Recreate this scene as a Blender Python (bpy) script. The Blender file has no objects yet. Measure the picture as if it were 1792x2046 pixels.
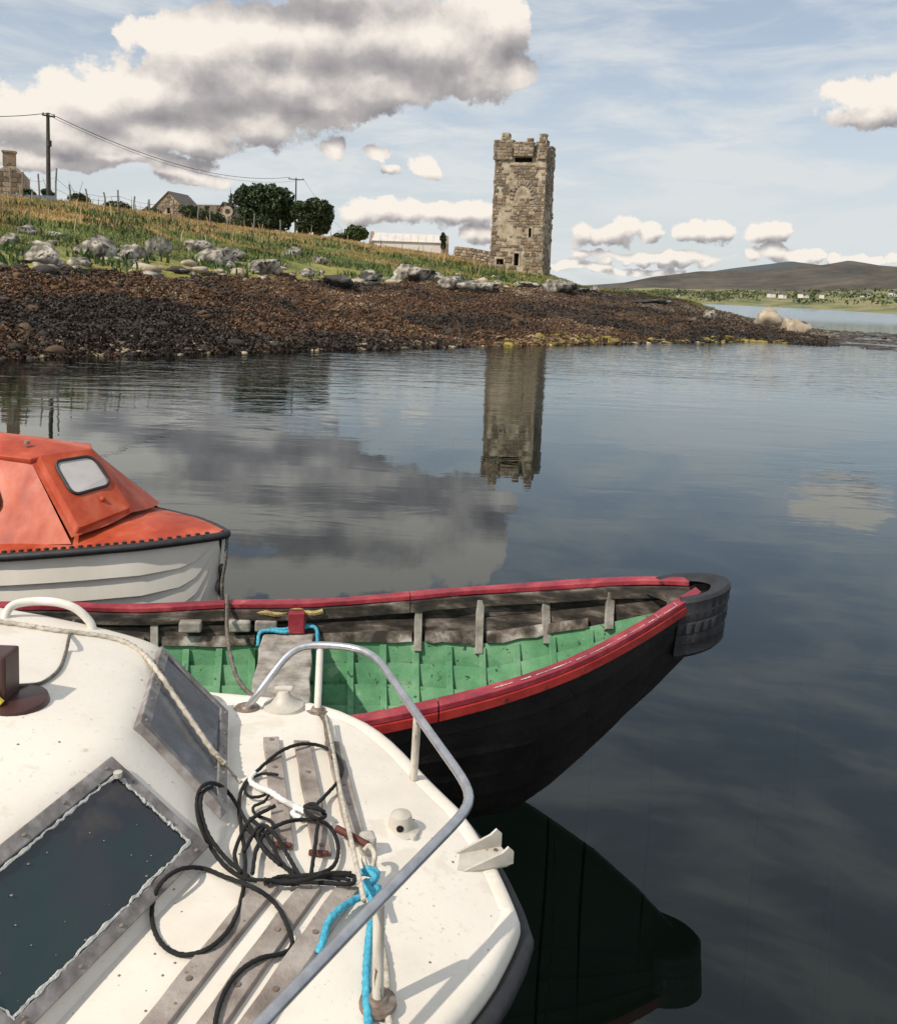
import bpy, bmesh, math, random
import numpy as np
from mathutils import Vector, Matrix
random.seed(7); rng = np.random.default_rng(7)
S = bpy.context.scene
PI = math.pi
rad = math.radians

# ------------------------------------------------------------------ camera
CAM_H = 2.1; FPX = 1780.0; PPX, PPY = 896.0, 769.0     # focal length and optical axis in a 1792 x 2046 frame
PITCH, ROLL = rad(6.0), rad(2.15)
cF = Vector((0, math.cos(PITCH), -math.sin(PITCH)))
_u = Vector((0, math.sin(PITCH), math.cos(PITCH))); _r = Vector((1, 0, 0))
cR = _r*math.cos(ROLL)+_u*math.sin(ROLL); cU = _u*math.cos(ROLL)-_r*math.sin(ROLL)
cam = bpy.data.cameras.new('camera'); camo = bpy.data.objects.new('camera', cam)
S.collection.objects.link(camo); S.camera = camo
camo.matrix_world = Matrix(((cR.x, cU.x, -cF.x, 0), (cR.y, cU.y, -cF.y, 0), (cR.z, cU.z, -cF.z, CAM_H), (0, 0, 0, 1)))
cam.sensor_fit = 'VERTICAL'; cam.sensor_height = 36; cam.lens = FPX/2046*36
cam.shift_y = -(1023-PPY)/2046; cam.shift_x = 0
cam.clip_start = .05; cam.clip_end = 30000

def ray(x, y): return cF + cR*((x-PPX)/FPX) - cU*((y-PPY)/FPX)
def U(x, y, z):                     # the point at height z seen at (x, y)
    d = ray(x, y); return Vector((0, 0, CAM_H)) + d*((z-CAM_H)/d.z)
def UY(x, y, Y):                    # the point at distance Y seen at (x, y)
    d = ray(x, y); return Vector((0, 0, CAM_H)) + d*(Y/d.y)
def azel(x, y):
    d = ray(x, y).normalized(); return math.atan2(d.x, d.y), math.asin(d.z)

# ------------------------------------------------------------------ light
SUN = Vector((-.76, -.62, 1.04)).normalized()
S.view_settings.view_transform = 'Standard'; S.view_settings.look = 'None'
S.view_settings.exposure = 0.28; S.view_settings.gamma = 1; S.view_settings.use_curve_mapping = False
sl = bpy.data.lights.new('sun', 'SUN'); sl.energy = 3.3; sl.angle = rad(.6); sl.color = (1, .92, .80)
so = bpy.data.objects.new('sun', sl); S.collection.objects.link(so)
so.rotation_euler = SUN.to_track_quat('Z', 'Y').to_euler()

S.cycles.max_bounces = 6; S.cycles.diffuse_bounces = 2; S.cycles.glossy_bounces = 4; S.cycles.transparent_max_bounces = 8

class NT:                            # small node helper
    def __init__(s, t): s.t = t; t.nodes.clear()
    def n(s, ty, **k):
        o = s.t.nodes.new(ty)
        for a, b in k.items():
            if a == 'ins':
                for i, v in b.items():
                    if isinstance(v, bpy.types.NodeSocket): s.t.links.new(v, o.inputs[i])
                    else: o.inputs[i].default_value = v
            else: setattr(o, a, b)
        return o
    def m(s, op, a, b=None, c=None, clamp=False):
        ins = {0: a}
        if b is not None: ins[1] = b
        if c is not None: ins[2] = c
        return s.n('ShaderNodeMath', operation=op, use_clamp=clamp, ins=ins).outputs[0]
    def ss(s, v, a, b, lo=0., hi=1.):
        return s.n('ShaderNodeMapRange', interpolation_type='SMOOTHSTEP', ins={0: v, 1: a, 2: b, 3: lo, 4: hi}).outputs[0]
    def mix(s, f, a, b, blend='MIX'):
        return s.n('ShaderNodeMix', data_type='RGBA', blend_type=blend, ins={0: f, 6: a, 7: b}).outputs[2]
    def noise(s, vec, scale, detail=4, rough=.55, dist=0.):
        return s.n('ShaderNodeTexNoise', ins={'Vector': vec, 'Scale': scale, 'Detail': detail, 'Roughness': rough, 'Distortion': dist}).outputs[0]

# ------------------------------------------------------------------ sky: daylight sky with cumulus laid over it by direction
CL = [(400,95,150,80),(510,60,140,62),(640,60,170,85),(760,60,190,90),(880,75,170,95),(985,50,80,80),(1025,140,60,34),(180,195,115,68),(50,235,140,60),
      (300,175,150,66),(430,160,170,66),(580,150,190,76),(760,160,190,66),(930,150,125,60),(140,270,220,46),(340,270,210,44),(500,235,160,46),
      (660,215,130,42),(80,312,150,22),(270,316,160,16),
      (390,350,105,18),(664,296,32,28),(752,305,34,26),(775,336,26,16),(846,334,46,30),
      (714,428,39,29),(755,424,40,30),(781,426,43,32),(820,427,46,34),(866,430,37,28),(890,432,40,30),(932,430,42,31),(960,429,42,31),(944,470,27,20),(972,470,31,23),(1162,464,39,29),(1189,469,32,23),(1217,465,26,19),(1232,464,40,30),(1305,467,25,19),(1364,467,27,20),(1395,467,33,24),(1428,468,32,24),(1451,469,25,18),(1522,468,33,25),(1548,470,28,21),(1508,515,18,14),(1547,514,27,20),(1581,516,20,15),(1607,521,24,18),(1638,514,22,17),(1683,522,19,14),(1722,522,21,16),(1745,520,16,12),(1775,518,17,13),(1154,510,14,10),(1202,521,16,12),(1247,515,16,12),(1285,516,19,14),(1330,520,19,14),(1374,518,17,12),(1414,521,15,11),
      (1290,508,170,11),(1220,535,150,9),(1745,185,100,34),(1740,228,80,24),
      (640,-45,300,60),(-250,200,190,90),(-520,60,260,120),(2250,330,260,40)]
grp = bpy.data.node_groups.new('cloud_density', 'ShaderNodeTree')
grp.interface.new_socket('P', in_out='INPUT', socket_type='NodeSocketVector')
grp.interface.new_socket('D', in_out='OUTPUT', socket_type='NodeSocketFloat')
grp.interface.new_socket('S', in_out='OUTPUT', socket_type='NodeSocketFloat')
g = NT(grp); gi = g.n('NodeGroupInput'); go = g.n('NodeGroupOutput')
P = gi.outputs[0]
warp = g.n('ShaderNodeTexNoise', ins={'Vector': P, 'Scale': 13., 'Detail': 5., 'Roughness': .6})
wv = g.n('ShaderNodeVectorMath', operation='SUBTRACT', ins={0: warp.outputs[1], 1: (.5, .5, .5)}).outputs[0]
wv = g.n('ShaderNodeVectorMath', operation='MULTIPLY', ins={0: wv, 1: (.060, .040, 0)}).outputs[0]
PW = g.n('ShaderNodeVectorMath', operation='ADD', ins={0: P, 1: wv}).outputs[0]
acc = None
for (x, y, rx, ry) in CL:
    a, e = azel(x, y)
    q = g.n('ShaderNodeVectorMath', operation='SUBTRACT', ins={0: PW, 1: (a, e, 0)}).outputs[0]
    q = g.n('ShaderNodeVectorMath', operation='MULTIPLY', ins={0: q, 1: (FPX/rx*.80, FPX/ry*.80, 0)}).outputs[0]
    l = g.n('ShaderNodeVectorMath', operation='LENGTH', ins={0: q}).outputs['Value']
    f = g.n('ShaderNodeMapRange', interpolation_type='LINEAR', ins={0: l, 1: 1.5, 2: 0., 3: 0., 4: 1.}).outputs[0]
    acc = f if acc is None else g.n('ShaderNodeMath', operation='SMOOTH_MAX', ins={0: acc, 1: f, 2: .22}).outputs[0]
nz = g.noise(P, 42., 6, .66)
nz = g.m('MULTIPLY_ADD', nz, .95, -.475)
vor = g.n('ShaderNodeTexVoronoi', feature='SMOOTH_F1', ins={'Vector': PW, 'Scale': 24., 'Smoothness': .6, 'Detail': 2.}).outputs[0]
full = g.m('ADD', acc, g.m('MULTIPLY', nz, .58))
full = g.m('SUBTRACT', full, g.m('MULTIPLY', g.m('SUBTRACT', vor, .35), .30))
grp.links.new(full, go.inputs[0])
nm = g.noise(P, 15., 5, .6)
grp.links.new(g.m('ADD', acc, g.m('MULTIPLY_ADD', nm, .7, -.35)), go.inputs[1])

W = bpy.data.worlds.new('World'); S.world = W; W.use_nodes = True
w = NT(W.node_tree)
out = w.n('ShaderNodeOutputWorld')
sky = w.n('ShaderNodeTexSky', sky_type='NISHITA', sun_disc=False)
sky.sun_elevation = math.asin(SUN.z); sky.sun_rotation = math.atan2(SUN.x, SUN.y); sky.dust_density = 1.6; sky.air_density = 1.0; sky.ozone_density = 1.2
tc = w.n('ShaderNodeTexCoord')
sp = w.n('ShaderNodeSeparateXYZ', ins={0: tc.outputs['Generated']})
az = w.m('ARCTAN2', sp.outputs[0], sp.outputs[1]); el = w.m('ARCSINE', sp.outputs[2])
PV = w.n('ShaderNodeCombineXYZ', ins={0: az, 1: el, 2: 0.}).outputs[0]
def dens(v):
    n_ = w.n('ShaderNodeGroup'); n_.node_tree = grp; W.node_tree.links.new(v, n_.inputs[0]); return n_.outputs[0], n_.outputs[1]
D0, S0 = dens(PV)
elf = w.ss(el, .03, .22, .30, 1.)                       # far clouds are smaller, so is their shading
PS = w.n('ShaderNodeVectorMath', operation='ADD', ins={0: PV, 1: w.n('ShaderNodeCombineXYZ', ins={0: w.m('MULTIPLY', elf, -.014), 1: w.m('MULTIPLY', elf, .034), 2: 0.}).outputs[0]}).outputs[0]
D1, S1 = dens(PS)
mask = w.ss(D0, .33, .46)
sh = w.m('ADD', w.m('MULTIPLY_ADD', w.m('SUBTRACT', S0, S1), 1.35, .66), w.m('MULTIPLY', w.m('SUBTRACT', D0, D1), .45))
sh = w.m('SUBTRACT', sh, w.m('MULTIPLY', w.ss(S0, .45, 1.1), .26), clamp=True)
ramp = w.n('ShaderNodeValToRGB', ins={0: sh}); cr = ramp.color_ramp
cr.elements[0].position = 0; cr.elements[0].color = (.235, .222, .232, 1)
cr.elements[1].position = 1; cr.elements[1].color = (.80, .735, .66, 1)
e_ = cr.elements.new(.4); e_.color = (.38, .355, .35, 1)
e_ = cr.elements.new(.72); e_.color = (.63, .58, .535, 1)
# thin veil of high cloud, stretched sideways
SV = w.n('ShaderNodeVectorMath', operation='MULTIPLY', ins={0: PV, 1: (1.6, 7., 1.)}).outputs[0]
veil = w.noise(SV, 3.2, 6, .6, .4)
veil = w.ss(veil, .38, .68)
low = w.ss(el, .0, .30, .62, .16)
veilf = w.m('ADD', w.m('MULTIPLY_ADD', veil, .54, w.ss(el, .36, .60, .20, .36)), low, clamp=True)
bg_s = w.n('ShaderNodeBackground', ins={0: sky.outputs[0], 1: .105})
bg_v = w.n('ShaderNodeBackground', ins={0: (.585, .615, .63, 1), 1: 1.})
bg_c = w.n('ShaderNodeBackground', ins={0: ramp.outputs[0], 1: 1.})
m1 = w.n('ShaderNodeMixShader', ins={0: veilf, 1: bg_s.outputs[0], 2: bg_v.outputs[0]})
cf = w.m('MULTIPLY', mask, w.ss(el, -.01, .10, .8, .97))
m2 = w.n('ShaderNodeMixShader', ins={0: cf, 1: m1.outputs[0], 2: bg_c.outputs[0]})
W.node_tree.links.new(m2.outputs[0], out.inputs[0])
W.cycles.sampling_method = 'MANUAL'; W.cycles.sample_map_resolution = 512

# ------------------------------------------------------------------ object helpers
COL = S.collection
def tag(o, label=None, cat=None, group=None, kind=None):
    if label: o['label'] = label
    if cat: o['category'] = cat
    if group: o['group'] = group
    if kind: o['kind'] = kind
    return o
def empty(name, loc, label, cat, group=None, rz=0):
    o = bpy.data.objects.new(name, None); COL.objects.link(o); o.location = loc; o.rotation_euler = (0, 0, rz)
    o.empty_display_size = .2
    return tag(o, label, cat, group)
def wm(o):                            # world matrix of an unevaluated root
    return Matrix.LocRotScale(o.location, o.rotation_euler, o.scale)
class MB:                             # mesh collector, coordinates in world space unless stated
    def __init__(s): s.v = []; s.f = []; s.m = []
    def add(s, vs, fs, mi=0):
        k = len(s.v); s.v += [tuple(v) for v in vs]; s.f += [tuple(i+k for i in f) for f in fs]; s.m += [mi]*len(fs); return s
    def quad(s, a, b, c, d, mi=0): return s.add([a, b, c, d], [(0, 1, 2, 3)], mi)
    def box(s, c, sx, sy, sz, R=None, mi=0):
        c = Vector(c); R = R or Matrix.Identity(3)
        vs = [c+R@Vector((x*sx/2, y*sy/2, z*sz/2)) for x in (-1, 1) for y in (-1, 1) for z in (-1, 1)]
        return s.add(vs, [(0, 1, 3, 2), (4, 6, 7, 5), (0, 4, 5, 1), (2, 3, 7, 6), (0, 2, 6, 4), (1, 5, 7, 3)], mi)
    def grid(s, rows, mi=0, closed=False):
        n = len(rows[0]); k = len(s.v)
        for r in rows: s.v += [tuple(p) for p in r]
        for i in range(len(rows)-1):
            for j in range(n if closed else n-1):
                j2 = (j+1) % n
                s.f.append((k+i*n+j, k+i*n+j2, k+(i+1)*n+j2, k+(i+1)*n+j)); s.m.append(mi)
        return s
    def tube(s, pts, r, seg=10, mi=0, cap=True, twist=0, lob=0.):
        pts = [Vector(p) for p in pts]; n = len(pts)
        rr = r if callable(r) else (lambda t: r)
        N = None; rows = []; L = 0
        for i, p in enumerate(pts):
            t = (pts[min(i+1, n-1)]-pts[max(i-1, 0)])
            if t.length < 1e-9: t = Vector((0, 0, 1))
            t.normalize()
            if N is None: N = t.orthogonal().normalized()
            N = (N-t*N.dot(t))
            if N.length < 1e-6: N = t.orthogonal()
            N.normalize(); B = t.cross(N)
            if i: L += (p-pts[i-1]).length
            q = rr(i/(n-1)); row = []
            for j in range(seg):
                a = 2*PI*j/seg; k = q*(1+lob*math.cos(3*a+twist*L))
                row.append(p+N*math.cos(a)*k+B*math.sin(a)*k)
            rows.append(row)
        k = len(s.v); s.grid(rows, mi, True)
        if cap:
            s.f.append(tuple(k+j for j in range(seg))[::-1]); s.m.append(mi)
            s.f.append(tuple(k+(n-1)*seg+j for j in range(seg))); s.m.append(mi)
        return s
    def lathe(s, prof, c, seg=20, mi=0, R=None):
        c = Vector(c); R = R or Matrix.Identity(3)
        return s.grid([[c+R@Vector((r*math.cos(2*PI*j/seg), r*math.sin(2*PI*j/seg), z)) for j in range(seg)] for r, z in prof], mi, True)
    def build(s, name, mats, parent=None, smooth=False, bevel=0, sub=0, solid=0, angle=40, label=None):
        me = bpy.data.meshes.new(name); vs = s.v
        if parent is not None:
            inv = total(parent).inverted(); vs = [inv@Vector(v) for v in s.v]
        me.from_pydata([tuple(v) for v in vs], [], s.f)
        mats = mats if isinstance(mats, (list, tuple)) else [mats]
        for m in mats: me.materials.append(m)
        me.polygons.foreach_set('material_index', s.m)
        if smooth:
            me.polygons.foreach_set('use_smooth', [True]*len(s.f))
        me.validate(); me.update()
        if smooth and angle < 180: me.set_sharp_from_angle(angle=rad(angle))
        o = bpy.data.objects.new(name, me); COL.objects.link(o)
        if parent is not None: o.parent = parent
        if solid:
            md = o.modifiers.new('s', 'SOLIDIFY'); md.thickness = solid; md.offset = -1
        if bevel:
            md = o.modifiers.new('b', 'BEVEL'); md.width = bevel; md.segments = 2; md.limit_method = 'ANGLE'; md.angle_limit = rad(30)
        if sub:
            md = o.modifiers.new('u', 'SUBSURF'); md.levels = sub; md.render_levels = sub
        if label: o['label'] = label
        return o
def total(o):
    M = wm(o)
    while o.parent: o = o.parent; M = wm(o)@M
    return M
def smooth_path(pts, n=8, closed=False):
    pts = [Vector(p) for p in pts]; o = []; N = len(pts)
    for i in range(N if closed else N-1):
        if closed: a, b, c, d = pts[i-1], pts[i], pts[(i+1) % N], pts[(i+2) % N]
        else: a, b, c, d = pts[max(i-1, 0)], pts[i], pts[i+1], pts[min(i+2, N-1)]
        for k in range(n):
            t = k/n
            o.append(.5*((2*b)+(c-a)*t+(2*a-5*b+4*c-d)*t*t+(3*b-a-3*c+d)*t**3))
    o.append(pts[0].copy() if closed else pts[-1]); return o
def interp(x, xs, ys): return float(np.interp(x, xs, ys))
def sinterp(x, xs, ys):                # the same, with the corners rounded off
    w_ = min(.22, x*.7); return float(np.mean(np.interp(x+np.linspace(-w_, w_, 13), xs, ys)))

# ------------------------------------------------------------------ materials
def M(name, stops, rough=.6, scale=8., detail=5, metal=0., bump=.0, bscale=None, stretch=(1, 1, 1), spots=None, spec=.5, rand=0., coat=0., coord='Object', attr=None, nrough=.6):
    """stops: list of (pos, colour) along a noise; spots: (colour, scale, threshold) of wear on top"""
    m = bpy.data.materials.new(name); m.use_nodes = True; t = NT(m.node_tree)
    o = t.n('ShaderNodeOutputMaterial'); b = t.n('ShaderNodeBsdfPrincipled')
    t.t.links.new(b.outputs[0], o.inputs[0])
    c = t.n('ShaderNodeTexCoord').outputs[coord]
    v = t.n('ShaderNodeMapping', ins={0: c, 3: stretch}).outputs[0]
    nz = t.noise(v, scale, detail, nrough)
    if len(stops) == 1: colr = t.n('ShaderNodeRGB'); colr.outputs[0].default_value = (*stops[0][1], 1); colr = colr.outputs[0]
    else:
        r = t.n('ShaderNodeValToRGB', ins={0: nz}); e = r.color_ramp.elements
        e[0].position, e[0].color = stops[0][0], (*stops[0][1], 1); e[1].position, e[1].color = stops[-1][0], (*stops[-1][1], 1)
        for p_, c_ in stops[1:-1]: q = e.new(p_); q.color = (*c_, 1)
        colr = r.outputs[0]
    if attr:
        at = t.n('ShaderNodeAttribute', attribute_name=attr).outputs[0]
        colr = t.mix(1., at, colr, 'MULTIPLY')
    if rand:
        ri = t.n('ShaderNodeObjectInfo').outputs['Random']
        k = t.m('MULTIPLY_ADD', ri, 2*rand, 1-rand)
        colr = t.mix(1., colr, t.n('ShaderNodeCombineColor', ins={0: k, 1: k, 2: k}).outputs[0], 'MULTIPLY')
    for sp_ in (spots or []):
        n2 = t.noise(v, sp_[1], 6, .65); colr = t.mix(t.ss(n2, sp_[2], sp_[2]+.05), colr, (*sp_[0], 1))
    t.t.links.new(colr, b.inputs['Base Color'])
    b.inputs['Metallic'].default_value = metal
    n3 = t.noise(v, scale*2.3, 4, .6)
    t.t.links.new(t.m('MULTIPLY_ADD', n3, .3, rough-.15, clamp=True), b.inputs['Roughness'])
    b.inputs['Specular IOR Level'].default_value = spec; b.inputs['Coat Weight'].default_value = coat
    if bump:
        n4 = t.noise(v, bscale or scale*3, 6, .65)
        bn = t.n('ShaderNodeBump', ins={'Strength': 1., 'Distance': bump, 'Height': n4}); t.t.links.new(bn.outputs[0], b.inputs['Normal'])
    return m
mGel = M('cream_fibreglass', [(.3, (.66, .60, .51)), (.5, (.76, .70, .615)), (.7, (.80, .745, .66))], .42, 3., bump=.0006, bscale=60, spots=[((.695, .63, .54), 3.2, .58), ((.28, .23, .18), 46., .71), ((.56, .49, .40), 11., .67), ((.66, .61, .53), 70., .60)])
mWoodG = M('weathered_teak', [(.3, (.13, .10, .085)), (.5, (.29, .245, .215)), (.72, (.45, .40, .36))], .85, 9., bump=.003, stretch=(1, 1, 1), spots=[((.16, .055, .04), 13., .66)], bscale=70)
mSteel = M('dull_steel', [(.3, (.42, .42, .44)), (.7, (.62, .62, .63))], .38, 30., metal=.85, spots=[((.42, .30, .2), 45., .68)])
mRustSteel = M('rusty_steel', [(.3, (.16, .11, .08)), (.7, (.33, .28, .24))], .6, 40., metal=.5)
mWhiteTube = M('white_paint_tube', [(.3, (.60, .56, .50)), (.7, (.78, .74, .68))], .4, 20., spots=[((.35, .2, .12), 55., .68)])
mRubber = M('black_rubber', [(.3, (.010, .010, .012)), (.7, (.026, .026, .03))], .6, 20., bump=.001)
mAlu = M('oxidised_frame', [(.3, (.10, .085, .08)), (.5, (.20, .18, .17)), (.72, (.36, .33, .32))], .65, 22., bump=.0012, spots=[((.09, .06, .05), 30., .64)])
mPaneDark = M('painted_reflection_window', [(.40, (.014, .034, .036)), (.5, (.022, .026, .034)), (.58, (.060, .050, .046))], .14, 3., spots=[((.10, .10, .10), 60., .74)], coat=.3)  # teal and brown noise paints in reflections and what shows through the glass
mPaneGrey = M('salt_smeared_window', [(.3, (.035, .043, .06)), (.55, (.085, .10, .125)), (.75, (.20, .21, .23))], .25, 9., stretch=(1, 1, .4), spots=[((.30, .30, .31), 16., .68)])
mSeal = M('peeling_white_sealant', [(.3, (.30, .30, .29)), (.6, (.62, .61, .58))], .7, 60., bump=.003, spots=[((.07, .08, .08), 60., .58)])
mPlastic = M('yellowed_white_fitting', [(.3, (.42, .385, .33)), (.7, (.58, .54, .47))], .5, 20., spots=[((.22, .17, .12), 40., .68)])
mBrown = M('brown_plastic', [(.3, (.035, .012, .010)), (.7, (.07, .026, .02))], .35, 10.)
mYellow = M('yellow_tape', [(0, (.62, .50, .06))], .5)
mRopeBlk = M('black_rope', [(.3, (.004, .004, .004)), (.7, (.014, .013, .012))], .9, 120., bump=.001)
mRopeBlue = M('blue_rope', [(.3, (.02, .23, .36)), (.7, (.10, .47, .62))], .8, 90., bump=.001)
mRopePale = M('bleached_rope', [(.3, (.30, .26, .20)), (.7, (.60, .55, .47))], .9, 60., bump=.001, spots=[((.2, .16, .1), 40., .6)])
mRopeGrey = M('dirty_line', [(.3, (.06, .05, .04)), (.7, (.20, .18, .15))], .9, 60.)
mWhiteRope = M('white_cord', [(0, (.72, .70, .66))], .8)
mRustRed = M('rust_red_paint', [(.3, (.06, .014, .010)), (.7, (.13, .035, .022))], .7, 25., bump=.001)
mRed = M('worn_red_gloss', [(.3, (.15, .012, .022)), (.5, (.27, .022, .036)), (.7, (.40, .06, .07))], .5, 9., bump=.003, bscale=40, spots=[((.10, .06, .045), 26., .64), ((.50, .27, .25), 12., .68)])
mRedSide = M('bright_red_edge', [(.3, (.24, .010, .010)), (.7, (.42, .035, .025))], .45, 12., bump=.002, bscale=50, spots=[((.05, .03, .022), 26., .62)])
mBlack = M('black_tar_paint', [(.3, (.006, .005, .005)), (.7, (.020, .016, .014))], .5, 6., bump=.003, bscale=40, spots=[((.13, .06, .035), 30., .71), ((.22, .19, .17), 60., .75)], spec=.22)
mDarkWood = M('old_dark_planking', [(.35, (.012, .010, .009)), (.5, (.05, .038, .03)), (.62, (.17, .14, .12)), (.75, (.42, .40, .37))], .8, 7., stretch=(1, 1, 3), bump=.003, detail=8)
mGreyWood = M('bare_grey_wood', [(.3, (.12, .10, .085)), (.5, (.30, .27, .235)), (.7, (.48, .45, .41))], .85, 10., bump=.003, bscale=50)
mGreen = M('green_boat_paint', [(.3, (.065, .20, .095)), (.5, (.12, .31, .155)), (.7, (.23, .42, .25))], .6, 5., bump=.003, bscale=30, spots=[((.03, .06, .035), 26., .61), ((.27, .40, .26), 9., .62), ((.16, .14, .10), 40., .68)])
mOrange = M('faded_orange_fibreglass', [(.36, (.30, .036, .013)), (.5, (.42, .066, .026)), (.64, (.52, .13, .07))], .5, 4.5, bump=.001, stretch=(1, 1, .5), spots=[((.54, .19, .12), 5., .68)], spec=.3)
mHullW = M('cream_hull', [(.3, (.70, .66, .57)), (.7, (.82, .78, .70))], .4, 4., stretch=(1, 1, .4), spots=[((.50, .45, .36), 14., .72)])
mMilky = M('milky_window', [(.3, (.44, .41, .40)), (.7, (.52, .49, .48))], .35, 10.)
mCurtain = M('brown_curtain', [(.3, (.10, .075, .06)), (.7, (.17, .13, .11))], .9, 14., stretch=(3, 1, 1))

STONES = [(.19, .14, .095), (.31, .245, .165), (.12, .085, .06), (.40, .33, .235), (.25, .15, .085), (.105, .085, .065), (.35, .29, .22), (.20, .145, .10)]
_mean = [sum(k[i] for k in STONES)/len(STONES) for i in range(3)]; STONES = [tuple(c*.68+m_*.32 for c, m_ in zip(k, _mean)) for k in STONES]
mStone = [M('rubble_stone', [(.3, tuple(c*.62 for c in k)), (.5, k), (.72, tuple(min(c*1.45, .6) for c in k))], .9, 3.2, bump=.03, bscale=5, rand=.15) for k in STONES]
mMortar = M('pale_lime_mortar', [(.3, (.20, .155, .10)), (.5, (.37, .30, .21)), (.7, (.54, .465, .35))], .95, 1.2, bump=.04, bscale=4, spots=[((.16, .11, .07), 1.6, .62)])
mVoid = M('dark_interior', [(0, (.006, .005, .005))], .95)
mRock = M('grey_shore_rock', [(.36, (.045, .038, .030)), (.46, (.16, .14, .115)), (.55, (.33, .30, .25)), (.68, (.56, .52, .45))], .9, 1.9, bump=.04, bscale=6, rand=.25, detail=8, spots=[((.03, .026, .02), 1.1, .58), ((.40, .24, .07), 2.6, .70)])
mRockPale = M('pale_buff_rock', [(.3, (.26, .20, .14)), (.6, (.46, .38, .28))], .9, 2., bump=.03, bscale=6)
mRockDark = M('blackened_rock', [(.3, (.018, .016, .014)), (.58, (.05, .045, .04)), (.72, (.35, .33, .30))], .85, 1.1, bump=.04, bscale=6)
mStuff = M('weedy_stones', [(.3, (.75, .75, .75)), (.7, (1.25, 1.25, 1.25))], .8, 2.5, attr='Col', bump=.02, bscale=9)
mWeed = M('wet_bladder_wrack', [(.3, (.7, .7, .7)), (.7, (1.3, 1.3, 1.3))], .6, 2., attr='Col')
mBlade = M('grass_blades', [(.3, (.85, .85, .85)), (.7, (1.15, 1.15, 1.15))], .8, .4, attr='Col', coord='Object')
mLeaf = M('leaves', [(.3, (.8, .8, .8)), (.7, (1.2, 1.2, 1.2))], .6, 1.5, attr='Col')
mTrunk = M('bark', [(.3, (.05, .035, .025)), (.7, (.13, .095, .07))], .9, 6., bump=.02)
mPole = M('creosoted_pole', [(.3, (.03, .027, .02)), (.7, (.075, .065, .05))], .9, 4.)
mPost = M('grey_fence_post', [(.3, (.16, .14, .11)), (.7, (.28, .25, .21))], .9, 4.)
mWire = M('dark_wire', [(0, (.03, .03, .03))], .6)
mWhiteWall = M('whitewashed_wall', [(.3, (.60, .55, .50)), (.7, (.72, .67, .61))], .85, 1.2)
mRoof = M('pale_sheet_roof', [(.3, (.50, .46, .42)), (.7, (.60, .56, .52))], .6, 1.)
mSlate = M('dark_slates', [(.3, (.07, .06, .055)), (.7, (.14, .12, .10))], .7, 2.)
mBlueSheet = M('blue_grey_panel', [(0, (.10, .15, .22))], .6)
mTerr = M('ground', [(.3, (.78, .78, .78)), (.7, (1.2, 1.2, 1.2))], .95, .8, attr='Col', bump=.12, bscale=1.3)
mFar = M('far_country', [(.36, (.06, .08, .025)), (.46, (.14, .155, .05)), (.54, (.24, .20, .10)), (.62, (.10, .13, .04)), (.7, (.22, .21, .09))], .95, .03, detail=8, nrough=.7, stretch=(1, .35, 1))
mHill = M('heather_hill', [(.36, (.030, .028, .020)), (.5, (.062, .052, .040)), (.64, (.11, .088, .062))], .95, .012, detail=9, nrough=.7, bump=4., bscale=.04)
mMount = M('distant_mountain', [(.3, (.05, .06, .07)), (.7, (.075, .085, .09))], .95, .003)  # distance haze put into the base colour as a slight blue

# ------------------------------------------------------------------ noise for terrain
class VN:
    def __init__(s, seed): s.r = np.random.default_rng(seed).random((256, 256))
    def __call__(s, x, y):
        x = np.asarray(x, float); y = np.asarray(y, float)
        xi = np.floor(x).astype(int); yi = np.floor(y).astype(int); fx = x-xi; fy = y-yi
        fx = fx*fx*(3-2*fx); fy = fy*fy*(3-2*fy)
        g = lambda a, b: s.r[a & 255, b & 255]
        return (g(xi, yi)*(1-fx)*(1-fy)+g(xi+1, yi)*fx*(1-fy)+g(xi, yi+1)*(1-fx)*fy+g(xi+1, yi+1)*fx*fy)-.5
vn = [VN(i) for i in range(6)]
def fbm(x, y, o=4, k=0):
    t = 0
    for i in range(o): t = t+vn[(k+i) % 6](x*2**i+i*7.3, y*2**i-i*3.1)/2**i
    return t

# ------------------------------------------------------------------ headland: profile along each bearing
# x in frame, waterline y, top-of-weed y, top-of-weed distance, ridge y, ridge distance
HC = [(-900, 760, 508, 36, 330, 62), (-300, 730, 522, 37, 352, 68), (0, 714, 540, 40, 392, 76), (150, 711, 545, 42, 404, 84), (300, 708, 550, 45, 424, 92), (450, 704, 556, 50, 450, 106),
      (560, 701, 561, 54, 462, 110), (660, 698, 565, 58, 474, 112), (740, 696, 568, 61, 490, 110), (890, 693, 573, 66, 510, 106), (980, 691, 575, 70, 532, 101), (1050, 690, 574, 78, 544, 100),
      (1105, 689, 573, 84, 553, 99), (1160, 688, 577, 86, 574, 92), (1230, 687, 585, 85, 584, 88), (1320, 686, 594, 82, 594, 84), (1400, 685, 614, 78, 613, 80), (1500, 682, 640, 75, 640, 77),
      (1600, 688, 655, 74, 655, 76), (1680, 692, 666, 74, 666, 76), (1800, 700, 680, 73, 680, 74), (1950, 708, 690, 71, 690, 72)]
hb, hDw, hDs, hzs, hDr, hzr = [], [], [], [], [], []
for x, yw, ys, Ds, yr, Dr in HC:
    d = ray(x, yw); hz = Vector((d.x, d.y)).length; D = -CAM_H/d.z*hz; b_ = math.atan2(ray(x, 600).x, ray(x, 600).y)
    def zz(y, D): q = ray(x, y); return CAM_H+D*q.z/Vector((q.x, q.y)).length
    hb.append(b_); hDw.append(D); hDs.append(Ds); hzs.append(zz(ys, Ds)); hDr.append(Dr); hzr.append(zz(yr, Dr))
hb = np.array(hb)
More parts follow.
